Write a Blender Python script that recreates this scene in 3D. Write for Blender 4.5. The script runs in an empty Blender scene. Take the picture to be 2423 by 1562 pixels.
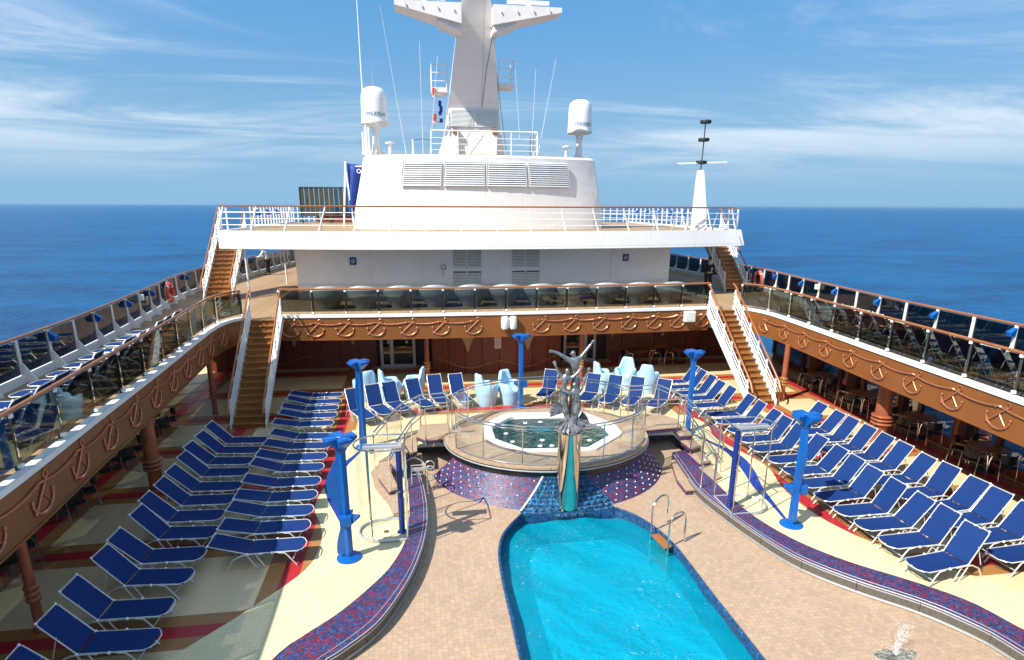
import bpy, bmesh, math, random
from math import sin, cos, pi, radians, sqrt, atan2
from mathutils import Matrix, Vector
random.seed(7)
SC = bpy.context.scene
COL = SC.collection

# ------------------------------------------------------------------ camera
cam = bpy.data.cameras.new('camera')
cam.sensor_width = 36.0
cam.lens = 21.586
cam.shift_y = 0.0536
cam.clip_start = 0.1
cam.clip_end = 120000
camo = bpy.data.objects.new('camera', cam)
COL.objects.link(camo)
camo.matrix_world = Matrix(((0.989179, 0.03715, -0.141935, -3.45),
                            (-0.146657, 0.277982, -0.949325, 0.0),
                            (0.004188, 0.959868, 0.280422, 7.4),
                            (0, 0, 0, 1)))
SC.camera = camo

# ------------------------------------------------------------------ sun and sky
SUN_EL, SUN_AZ = radians(46), radians(30)          # light runs to +X and 30 degrees towards +Y
ldir = Vector((cos(SUN_EL) * cos(SUN_AZ), cos(SUN_EL) * sin(SUN_AZ), -sin(SUN_EL)))
sun = bpy.data.lights.new('sun', 'SUN')
sun.energy = 5.0
sun.angle = radians(0.5)
sun.color = (1.0, 0.955, 0.88)
suno = bpy.data.objects.new('sun', sun)
COL.objects.link(suno)
suno.rotation_euler = ldir.to_track_quat('-Z', 'Y').to_euler()

world = bpy.data.worlds.new('World')
SC.world = world
world.use_nodes = True


class NT:
    """small helper to write node trees"""
    def __init__(s, tree):
        s.t = tree; s.n = tree.nodes; s.l = tree.links

    def add(s, typ, **kw):
        n = s.n.new(typ)
        for k, v in kw.items():
            setattr(n, k, v)
        return n

    def put(s, sock, v):
        if isinstance(v, bpy.types.NodeSocket):
            s.l.new(v, sock)
        elif v is not None:
            if sock.type == 'RGBA' and len(v) == 3:
                v = (*v, 1)
            sock.default_value = v

    def math(s, op, a, b=None, c=None, clamp=False):
        n = s.add('ShaderNodeMath', operation=op, use_clamp=clamp)
        for i, v in enumerate((a, b, c)):
            if v is not None:
                s.put(n.inputs[i], v)
        return n.outputs[0]

    def mix(s, f, a, b):
        n = s.add('ShaderNodeMix', data_type='RGBA')
        s.put(n.inputs[0], f); s.put(n.inputs[6], a); s.put(n.inputs[7], b)
        return n.outputs[2]

    def noise(s, vec, scale, detail=3, rough=.55, dist=0.0):
        n = s.add('ShaderNodeTexNoise')
        if vec is not None:
            s.put(n.inputs['Vector'], vec)
        n.inputs['Scale'].default_value = scale
        n.inputs['Detail'].default_value = detail
        n.inputs['Roughness'].default_value = rough
        n.inputs['Distortion'].default_value = dist
        return n.outputs[0]

    def ramp(s, f, lo, hi):
        n = s.add('ShaderNodeMapRange', interpolation_type='SMOOTHSTEP')
        s.put(n.inputs[0], f)
        n.inputs[1].default_value = lo; n.inputs[2].default_value = hi
        return n.outputs[0]

    def coord(s, kind='Object'):
        return s.add('ShaderNodeTexCoord').outputs[kind]

    def xyz(s, vec):
        n = s.add('ShaderNodeSeparateXYZ'); s.put(n.inputs[0], vec)
        return n.outputs

    def vec(s, x, y, z):
        n = s.add('ShaderNodeCombineXYZ')
        for i, v in enumerate((x, y, z)):
            s.put(n.inputs[i], v)
        return n.outputs[0]

    def scalev(s, vec, sc):
        n = s.add('ShaderNodeVectorMath', operation='MULTIPLY')
        s.put(n.inputs[0], vec); n.inputs[1].default_value = sc
        return n.outputs[0]

    def bump(s, h, strength, dist=0.02):
        n = s.add('ShaderNodeBump')
        s.put(n.inputs['Height'], h)
        n.inputs['Strength'].default_value = strength
        n.inputs['Distance'].default_value = dist
        return n.outputs[0]


wt = NT(world.node_tree)
wt.n.clear()
sky = wt.add('ShaderNodeTexSky', sky_type='NISHITA')
sky.sun_disc = False
sky.sun_elevation = SUN_EL
sky.sun_rotation = atan2(-ldir.x, -ldir.y)
sky.air_density = 1.0
sky.dust_density = 0.0
sky.ozone_density = 1.0
sky.altitude = 0
d = wt.xyz(wt.coord('Generated'))
zz = wt.math('MAXIMUM', wt.math('ADD', d[2], 0.06), 0.05)
px = wt.math('DIVIDE', d[0], zz)
py = wt.math('DIVIDE', d[1], zz)
cv = wt.vec(wt.math('ADD', wt.math('MULTIPLY', px, 0.5), wt.math('MULTIPLY', py, .08)), wt.math('SUBTRACT', wt.math('MULTIPLY', py, 0.95), wt.math('MULTIPLY', px, .12)), 0.0)
n1 = wt.noise(cv, 0.62, 10, .66, 0.9)
cv2 = wt.vec(wt.math('MULTIPLY', px, 0.2), wt.math('MULTIPLY', py, 0.3), 3.7)
n2 = wt.noise(cv2, 0.5, 3, .5, 0.2)
cl = wt.ramp(wt.math('ADD', n1, wt.math('MULTIPLY', wt.math('SUBTRACT', n2, .5), 1.15)), 0.34, 0.72)
fade = wt.ramp(d[2], 0.015, 0.13)
cl = wt.math('MULTIPLY', wt.math('MULTIPLY', cl, fade), 0.9)
skyc = wt.add('ShaderNodeHueSaturation')
skyc.inputs['Saturation'].default_value = 1.12
wt.put(skyc.inputs['Color'], sky.outputs[0])
haze = wt.ramp(d[2], 0.44, 0.0)
base_sky = wt.mix(haze, skyc.outputs[0], (3.3, 6.1, 8.9))
base_sky = wt.mix(wt.math('MULTIPLY', wt.ramp(d[2], .03, .28), .55), base_sky, (1.15, 5.0, 10.8))
col = wt.mix(cl, base_sky, (10.0, 11.2, 12.4))
bg = wt.add('ShaderNodeBackground')
wt.put(bg.inputs[0], col)
bg.inputs[1].default_value = 0.056
wo = wt.add('ShaderNodeOutputWorld')
wt.l.new(bg.outputs[0], wo.inputs[0])

SC.view_settings.view_transform = 'Standard'
SC.view_settings.look = 'None'
SC.view_settings.gamma = 1
SC.view_settings.use_curve_mapping = False
SC.view_settings.exposure = 0.62
SC.render.engine = 'CYCLES'
SC.cycles.max_bounces = 8
SC.cycles.transparent_max_bounces = 24
SC.cycles.caustics_reflective = False
SC.cycles.caustics_refractive = False
SC.cycles.sample_clamp_indirect = 6
SC.cycles.use_denoising = True


# ------------------------------------------------------------------ materials
MAT = {}


def principled(name, base, rough=.5, metal=0.0, spec=.5, coat=0.0):
    m = bpy.data.materials.new(name)
    m.use_nodes = True
    t = NT(m.node_tree)
    b = m.node_tree.nodes['Principled BSDF']
    t.put(b.inputs['Base Color'], base)
    b.inputs['Roughness'].default_value = rough
    b.inputs['Metallic'].default_value = metal
    b.inputs['Specular IOR Level'].default_value = spec
    b.inputs['Coat Weight'].default_value = coat
    MAT[name] = m
    return m, t, b


def worn(name, base, rough=.5, metal=0.0, amt=.12, scale=3.0, fine=60, bump=.05, dark=None, spec=.5, coat=0.0):
    """painted or cast surface with uneven tone, small grain and slight relief"""
    m, t, b = principled(name, base, rough, metal, spec, coat)
    co = t.coord('Object')
    n = t.noise(co, scale, 5, .6)
    g = t.noise(co, fine, 2, .5)
    dk = dark or tuple(c * (1 - 2.2 * amt) for c in base)
    f = t.ramp(t.math('ADD', n, t.math('MULTIPLY', t.math('SUBTRACT', g, .5), .3)), .38, .72)
    t.put(b.inputs['Base Color'], t.mix(f, base, dk))
    t.put(b.inputs['Roughness'], t.math('ADD', rough - .08, t.math('MULTIPLY', n, .18)))
    if bump:
        t.put(b.inputs['Normal'], t.bump(g, bump, .004))
    return m


worn('white_paint', (.82, .82, .80), .38, amt=.035, scale=1.4, fine=25, bump=.02)
def plated(name, base, sx, sz, rough=.4):
    """painted steel plates: faint weld seams, slight buckling, thin run marks"""
    m, t, b = principled(name, base, rough)
    co = t.coord('Object')
    c = t.xyz(co)
    lx = t.math('LESS_THAN', t.math('FRACT', t.math('DIVIDE', c[0], sx)), .010)
    lz = t.math('LESS_THAN', t.math('FRACT', t.math('DIVIDE', t.math('ADD', c[2], .37), sz)), .014)
    seam = t.math('MAXIMUM', lx, lz)
    run = t.ramp(t.noise(t.vec(t.math('MULTIPLY', c[0], 7.0), c[1], t.math('MULTIPLY', c[2], .35)), 1.0, 5, .62), .60, .80)
    bk = t.noise(co, .9, 3, .5)
    cc = t.mix(t.math('MULTIPLY', run, .28), base, (.52, .44, .34))
    cc = t.mix(t.math('MULTIPLY', seam, .35), cc, (.45, .45, .45))
    t.put(b.inputs['Base Color'], cc)
    t.put(b.inputs['Roughness'], t.math('ADD', rough - .1, t.math('MULTIPLY', bk, .25)))
    t.put(b.inputs['Normal'], t.bump(t.math('SUBTRACT', bk, t.math('MULTIPLY', seam, .12)), .5, .05))


plated('white_plate', (.83, .83, .81), 1.9, 1.25)
plated('white_plate_wide', (.83, .83, .81), 2.4, 3.0)
plated('mast_plate', (.82, .77, .73), 9.0, 1.6, .45)
worn('white_wall', (.74, .75, .76), .45, amt=.04, scale=.8, fine=14, bump=.03)
worn('white_plastic', (.85, .86, .84), .3, amt=.02, bump=0)
worn('off_white', (.66, .68, .66), .4, amt=.06)
worn('alu', (.62, .63, .63), .32, .55, amt=.05)
worn('alu_white', (.66, .67, .66), .34, .25, amt=.06)
worn('post_grey', (.055, .065, .062), .45, amt=.1)
worn('foam', (.86, .9, .92), .5, amt=.03)
worn('chrome', (.72, .70, .66), .12, 1.0, amt=.05, bump=0)
worn('brass', (.74, .66, .52), .08, 1.0, amt=.06, bump=0)
worn('steel_dark', (.12, .13, .13), .35, .6, amt=.1)
worn('black', (.012, .012, .013), .5, amt=.1)
worn('rubber', (.02, .02, .02), .6, amt=.1)
worn('fascia', (.235, .082, .019), .42, amt=.07, scale=1.2, fine=40)
worn('soffit', (.42, .36, .28), .6, amt=.05)
worn('copper', (.62, .25, .13), .3, .65, amt=.12, scale=14)
worn('post_blue', (.002, .105, .40), .35, amt=.06, scale=2.5)
worn('shower_blue', (.006, .03, .20), .3, amt=.06)
worn('column', (.42, .125, .06), .38, .25, amt=.12, scale=2.2)
worn('gold', (.55, .33, .10), .35, .5, amt=.14, scale=9)
worn('corbel', (.52, .36, .17), .6, amt=.12, scale=8)
worn('bronze', (.40, .41, .42), .30, .7, amt=.3, scale=9, fine=26, bump=.9, dark=(.10, .09, .08))
worn('grey_pad', (.2, .2, .2), .5, amt=.1)
worn('tub_blue', (.40, .65, .84), .36, amt=.03, scale=2, bump=.01)
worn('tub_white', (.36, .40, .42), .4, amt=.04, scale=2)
worn('spa_white', (.84, .84, .82), .28, amt=.03)
worn('orange', (.72, .06, .012), .45, amt=.08)
worn('cloth_blue', (.008, .04, .27), .7, amt=.08)
worn('cloth_black', (.012, .012, .014), .85, amt=.1)
worn('cloth_white', (.72, .73, .74), .8, amt=.06)
worn('skin', (.50, .29, .19), .5, amt=.06)
worn('hair', (.035, .022, .014), .55, amt=.1)
worn('mast', (.82, .77, .73), .45, amt=.04, scale=.7, fine=12)
worn('olive', (.055, .055, .036), .6, amt=.15)
worn('sign_blue', (.01, .03, .17), .4, amt=.04)
worn('paper', (.74, .68, .62), .6, amt=.06)
worn('shade_wall', (.075, .03, .017), .5, amt=.2, scale=1.5)  # shade of the interior put into the base colour of the wall
worn('door_frame', (.60, .60, .60), .4, .2, amt=.06)
worn('floor_dark', (.12, .05, .03), .5, amt=.15)
worn('grille', (.15, .14, .115), .5, .3, amt=.18, scale=25, fine=200, bump=.3)
worn('hull_white', (.8, .8, .8), .4, amt=.04, scale=.3)
worn('spa_gap_shade', (.012, .014, .02), .25, amt=.1)  # near-black colour stands for the shade in the gap and void below the rim


def plank_mat(name, base, dark, width, along='y', rough=.55, joint=.06):
    m, t, b = principled(name, base, rough)
    c = t.xyz(t.coord('Object'))
    a, l = (c[0], c[1]) if along == 'y' else (c[1], c[0])
    u = t.math('DIVIDE', a, width)
    cell = t.math('FLOOR', u)
    fr = t.math('FRACT', u)
    seam = t.math('LESS_THAN', fr, joint)
    wn = t.add('ShaderNodeTexWhiteNoise', noise_dimensions='1D')
    t.put(wn.inputs['W'], cell)
    gr = t.noise(t.vec(t.math('MULTIPLY', a, 30), t.math('MULTIPLY', l, 1.6), c[2]), 1.0, 4, .6)
    big = t.noise(t.vec(a, l, c[2]), .45, 3, .5)
    f = t.math('ADD', t.math('MULTIPLY', gr, .5), t.math('MULTIPLY', wn.outputs[0], .45))
    f = t.math('ADD', f, t.math('MULTIPLY', t.math('SUBTRACT', big, .5), .6), clamp=True)
    cc = t.mix(f, dark, base)
    cc = t.mix(seam, cc, tuple(x * .16 for x in dark))
    t.put(b.inputs['Base Color'], cc)
    t.put(b.inputs['Normal'], t.bump(t.math('SUBTRACT', gr, t.math('MULTIPLY', seam, 1.5)), .25, .004))
    return m


plank_mat('teak', (.47, .31, .165), (.30, .185, .095), .11)
plank_mat('wood_red', (.25, .055, .027), (.15, .034, .017), .85, 'y', .38, .012)
plank_mat('wood_stair', (.42, .165, .042), (.22, .078, .02), .4, 'x', .4, .01)
plank_mat('wood_rail', (.40, .155, .05), (.26, .085, .028), .7, 'x', .28, .008)
plank_mat('wood_booth', (.32, .12, .04), (.17, .06, .02), .3, 'x', .4, .02)


def glass_mat(name, tint, gloss=.10, rough=.01):
    m = bpy.data.materials.new(name)
    m.use_nodes = True
    t = NT(m.node_tree)
    t.n.clear()
    out = t.add('ShaderNodeOutputMaterial')
    tr = t.add('ShaderNodeBsdfTransparent')
    t.put(tr.inputs[0], tint)
    gl = t.add('ShaderNodeBsdfGlossy')
    gl.inputs['Roughness'].default_value = rough
    t.put(gl.inputs['Color'], (.9, .95, 1.0))
    lw = t.add('ShaderNodeLayerWeight')
    lw.inputs['Blend'].default_value = .22
    dirt = t.noise(t.coord('Object'), 2.2, 4, .6)
    f = t.math('ADD', t.math('MULTIPLY', lw.outputs['Fresnel'], .55 if gloss > .03 else .3), t.math('MULTIPLY', dirt, gloss), clamp=True)
    mx = t.add('ShaderNodeMixShader')
    t.put(mx.inputs[0], f)
    t.l.new(tr.outputs[0], mx.inputs[1])
    t.l.new(gl.outputs[0], mx.inputs[2])
    t.l.new(mx.outputs[0], out.inputs[0])
    MAT[name] = m
    return m


glass_mat('glass_clear', (.96, .98, .975), .025)
glass_mat('glass_smoke', (.40, .44, .43), .08)
glass_mat('glass_outer', (.24, .25, .25), .07)
glass_mat('glass_window', (.36, .41, .43), .3)
glass_mat('glass_door', (.06, .06, .06), .12)


def lido_mat():
    """cream slabs crossed by brown-red-brown inlaid bands"""
    m, t, b = principled('lido_floor', (.7, .6, .35), .34)
    co = t.coord('Object')
    c = t.xyz(co)
    ax = t.math('ABSOLUTE', c[0])
    y = c[1]
    P = 2.975
    s = t.math('MULTIPLY', t.math('FRACT', t.math('DIVIDE', t.math('SUBTRACT', y, 9.65), P)), P)

    def inside(v, lo, hi):
        return t.math('MULTIPLY', t.math('GREATER_THAN', v, lo), t.math('LESS_THAN', v, hi))
    farz = t.math('GREATER_THAN', y, 20.4)
    tz = t.math('MAXIMUM', inside(ax, 6.2, 12.2), t.math('MULTIPLY', farz, t.math('LESS_THAN', ax, 12.2)))
    band = t.math('MULTIPLY', inside(s, 0.0, .97), tz)
    red = t.math('MULTIPLY', inside(s, .32, .65), tz)
    lb = t.math('MAXIMUM', inside(ax, 5.82, 6.85), inside(ax, 11.9, 12.92))
    lr = t.math('MAXIMUM', inside(ax, 6.16, 6.52), inside(ax, 12.24, 12.58))
    st = t.math('MULTIPLY', inside(y, 19.3, 22.6), inside(ax, 9.18, 10.2))
    sr = t.math('MULTIPLY', inside(y, 19.3, 22.6), inside(ax, 9.5, 9.88))
    band = t.math('MAXIMUM', band, t.math('MAXIMUM', lb, st))
    # a longitudinal band's red runs through, a cross band stops at it
    redl = t.math('MAXIMUM', lr, sr)
    notl = t.math('SUBTRACT', 1.0, t.math('MAXIMUM', lb, st))
    red = t.math('MAXIMUM', redl, t.math('MULTIPLY', red, notl))
    n = t.noise(co, 2.0, 5, .6)
    g = t.noise(co, 45, 2, .5)
    v = t.math('ADD', t.math('MULTIPLY', n, .7), t.math('MULTIPLY', g, .3))
    stain = t.ramp(t.noise(co, .9, 6, .68, .6), .48, .75)
    sx_ = t.math('LESS_THAN', t.math('FRACT', t.math('DIVIDE', c[0], 1.22)), .008)
    sy_ = t.math('LESS_THAN', t.math('FRACT', t.math('DIVIDE', y, 1.4875)), .007)
    seam = t.math('MAXIMUM', sx_, sy_)
    cream = t.mix(v, (.80, .61, .335), (.66, .49, .27))
    cream = t.mix(t.math('MULTIPLY', stain, .35), cream, (.50, .40, .24))
    cream = t.mix(t.math('MULTIPLY', seam, .5), cream, (.35, .27, .15))
    brown = t.mix(v, (.42, .19, .055), (.31, .135, .04))
    redc = t.mix(v, (.47, .022, .03), (.34, .016, .022))
    deck = t.mix(v, (.10, .045, .03), (.07, .03, .02))
    cc = t.mix(band, cream, brown)
    cc = t.mix(red, cc, redc)
    out = t.math('GREATER_THAN', ax, 12.92)
    t.put(b.inputs['Base Color'], cc)
    t.put(b.inputs['Roughness'], t.math('ADD', .28, t.math('MULTIPLY', n, .25)))
    t.put(b.inputs['Normal'], t.bump(g, .06, .003))


lido_mat()


def tile_mat(name, base, dark, grout, size, gw=.06, rough=.4, inset=None, bump=.25):
    m, t, b = principled(name, base, rough)
    co = t.coord('Object')
    c = t.xyz(co)
    u = t.math('DIVIDE', c[0], size); v = t.math('DIVIDE', c[1], size)
    fu = t.math('FRACT', u); fv = t.math('FRACT', v)
    seam = t.math('MAXIMUM', t.math('LESS_THAN', fu, gw), t.math('LESS_THAN', fv, gw))
    wn = t.add('ShaderNodeTexWhiteNoise', noise_dimensions='2D')
    t.put(wn.inputs['Vector'], t.vec(t.math('FLOOR', u), t.math('FLOOR', v), 0.0))
    n = t.noise(co, 1.1, 5, .62)
    f = t.math('ADD', t.math('MULTIPLY', wn.outputs[0], .55), t.math('MULTIPLY', n, .6), clamp=True)
    cc = t.mix(f, base, dark)
    if inset:
        # small grey squares on the corners of every other tile
        cu = t.math('LESS_THAN', t.math('ABSOLUTE', t.math('SUBTRACT', t.math('FRACT', t.math('ADD', u, .5)), .5)), .17)
        cw = t.math('LESS_THAN', t.math('ABSOLUTE', t.math('SUBTRACT', t.math('FRACT', t.math('ADD', v, .5)), .5)), .17)
        par = t.math('LESS_THAN', t.math('FRACT', t.math('MULTIPLY', t.math('ADD', t.math('FLOOR', t.math('ADD', u, .5)), t.math('FLOOR', t.math('ADD', v, .5))), .5)), .25)
        k = t.math('MULTIPLY', t.math('MULTIPLY', t.math('MULTIPLY', cu, cw), par), t.math('ADD', .25, t.math('MULTIPLY', wn.outputs[0], .75)))
    wet = t.ramp(t.noise(co, .55, 5, .6, .8), .50, .78)
    cc = t.mix(t.math('MULTIPLY', wet, .30), cc, tuple(x * .5 for x in dark))
    cc = t.mix(t.math('MULTIPLY', seam, .75), cc, grout)
    if inset:
        cc = t.mix(k, cc, inset)
    t.put(b.inputs['Base Color'], cc)
    t.put(b.inputs['Roughness'], t.math('SUBTRACT', t.math('ADD', rough - .1, t.math('MULTIPLY', n, .25)), t.math('MULTIPLY', wet, .14)))
    h = t.math('SUBTRACT', t.math('MULTIPLY', wn.outputs[0], .4), seam)
    t.put(b.inputs['Normal'], t.bump(h, bump, .003))
    return m


tile_mat('cream_tile', (.84, .71, .41), (.74, .61, .33), (.56, .42, .22), .105, .05, .36)
tile_mat('tan_tile', (.54, .385, .255), (.39, .265, .165), (.27, .18, .115), .1, .07, .36, inset=(.34, .36, .40), bump=.5)


def mosaic_mat(name, cols, size, rough=.22, grout=(.05, .05, .08)):
    m, t, b = principled(name, cols[0], rough)
    co = t.coord('Object')
    sc = t.scalev(co, (1 / size,) * 3)
    vo = t.add('ShaderNodeTexVoronoi', feature='F1')
    t.put(vo.inputs['Vector'], sc)
    vo.inputs['Scale'].default_value = 1
    vo.inputs['Randomness'].default_value = .35
    h = t.xyz(vo.outputs['Color'])
    cc = cols[0]
    for i, cl_ in enumerate(cols[1:]):
        cc = t.mix(t.math('GREATER_THAN', h[0], (i + 1) / len(cols)), cc, cl_)
    br = t.math('ADD', .6, t.math('MULTIPLY', h[1], .8))
    mm = t.add('ShaderNodeVectorMath', operation='SCALE')
    t.put(mm.inputs[0], cc); t.put(mm.inputs['Scale'], br)
    ed = t.math('GREATER_THAN', vo.outputs['Distance'], .56)
    t.put(b.inputs['Base Color'], t.mix(ed, mm.outputs[0], grout))
    t.put(b.inputs['Roughness'], t.math('ADD', rough, t.math('MULTIPLY', h[2], .25)))
    t.put(b.inputs['Normal'], t.bump(t.math('ADD', h[1], t.math('MULTIPLY', ed, -1.0)), .18, .003))
    return m


mosaic_mat('purple_mosaic', [(.022, .042, .16), (.02, .032, .12), (.042, .07, .22), (.14, .012, .05), (.20, .014, .04)], .042)
mosaic_mat('pool_tile', [(.012, .075, .20), (.008, .05, .15), (.02, .11, .26), (.01, .06, .19)], .05)
mosaic_mat('cascade_tile', [(.03, .17, .36), (.02, .12, .28), (.08, .28, .48)], .05)


def pool_floor():
    m, t, b = principled('pool_floor', (.03, .52, .66), .5)
    co = t.coord('Object')
    n = t.noise(co, .8, 3, .5)
    t.put(b.inputs['Base Color'], t.mix(n, (.02, .50, .66), (.012, .41, .58)))


pool_floor()


def water_mat(name, tint, foam_lo, foam_hi, wscale, strength, foamc=(.8, .9, .92), body=None, bodyf=0.0):
    m = bpy.data.materials.new(name)
    m.use_nodes = True
    t = NT(m.node_tree)
    t.n.clear()
    out = t.add('ShaderNodeOutputMaterial')
    co = t.coord('Object')
    w1 = t.noise(co, wscale, 4, .6, 1.0)
    w2 = t.noise(co, wscale * 4.3, 3, .55, .5)
    h = t.math('ADD', w1, t.math('MULTIPLY', w2, .35))
    nrm = t.bump(h, strength, .12)
    tr = t.add('ShaderNodeBsdfTransparent'); t.put(tr.inputs[0], tint)
    gl = t.add('ShaderNodeBsdfGlossy'); gl.inputs['Roughness'].default_value = .06
    t.put(gl.inputs['Normal'], nrm)
    fr = t.add('ShaderNodeFresnel'); fr.inputs['IOR'].default_value = 1.33
    t.put(fr.inputs['Normal'], nrm)
    base = tr.outputs[0]
    if body:
        df0 = t.add('ShaderNodeBsdfDiffuse'); t.put(df0.inputs[0], body)
        m0 = t.add('ShaderNodeMixShader'); m0.inputs[0].default_value = bodyf
        t.l.new(tr.outputs[0], m0.inputs[1]); t.l.new(df0.outputs[0], m0.inputs[2])
        base = m0.outputs[0]
    mx = t.add('ShaderNodeMixShader')
    t.put(mx.inputs[0], fr.outputs[0])
    t.l.new(base, mx.inputs[1]); t.l.new(gl.outputs[0], mx.inputs[2])
    df = t.add('ShaderNodeBsdfDiffuse'); t.put(df.inputs[0], foamc)
    fo = t.noise(co, wscale * 3.4, 6, .72, 1.8)
    patch = t.ramp(t.noise(co, wscale * .4, 3, .55), .42, .72)
    ff = t.math('MULTIPLY', t.math('MULTIPLY', t.ramp(fo, foam_lo, foam_hi), patch), .75)
    m2 = t.add('ShaderNodeMixShader')
    t.put(m2.inputs[0], ff)
    t.l.new(mx.outputs[0], m2.inputs[1]); t.l.new(df.outputs[0], m2.inputs[2])
    t.l.new(m2.outputs[0], out.inputs[0])
    MAT[name] = m
    return m


water_mat('pool_water', (.50, .95, 1.0), .60, .71, 2.6, .5, body=(.0, .46, .64), bodyf=.42)
water_mat('spa_water', (.12, .42, .36), .80, .9, 3.0, .5, body=(.0, .045, .042), bodyf=.75)
water_mat('fall_water', (.80, .94, .96), .62, .74, 6.0, .6)


def sea_mat():
    m, t, b = principled('sea_water', (.003, .075, .21), .32, 0, .09)
    co = t.coord('Object')
    c1 = t.scalev(co, (1, 1.7, 1))
    n = t.noise(c1, .11, 7, .68, .4)
    n2 = t.noise(c1, .018, 3, .5)
    h = t.math('ADD', t.math('MULTIPLY', n, .8), t.math('MULTIPLY', n2, 1.0))
    t.put(b.inputs['Base Color'], t.mix(t.ramp(h, .55, 1.15), (.0004, .047, .15), (.0012, .10, .26)))
    t.put(b.inputs['Normal'], t.bump(n, 1.0, 3.0))


sea_mat()


def sling():
    m, t, b = principled('sling', (.012, .045, .25), .75, 0, .15)
    c = t.xyz(t.coord('Object'))
    w = t.math('MULTIPLY', t.math('SINE', t.math('MULTIPLY', c[0], 420)), t.math('SINE', t.math('MULTIPLY', c[1], 420)))
    n = t.noise(t.coord('Object'), 4, 4, .6)
    oi = t.add('ShaderNodeObjectInfo')
    v = t.math('ADD', t.math('MULTIPLY', n, .6), t.math('MULTIPLY', oi.outputs['Random'], .4))
    t.put(b.inputs['Base Color'], t.mix(v, (.006, .028, .125), (.011, .040, .16)))
    t.put(b.inputs['Normal'], t.bump(w, .12, .002))


sling()


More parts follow.
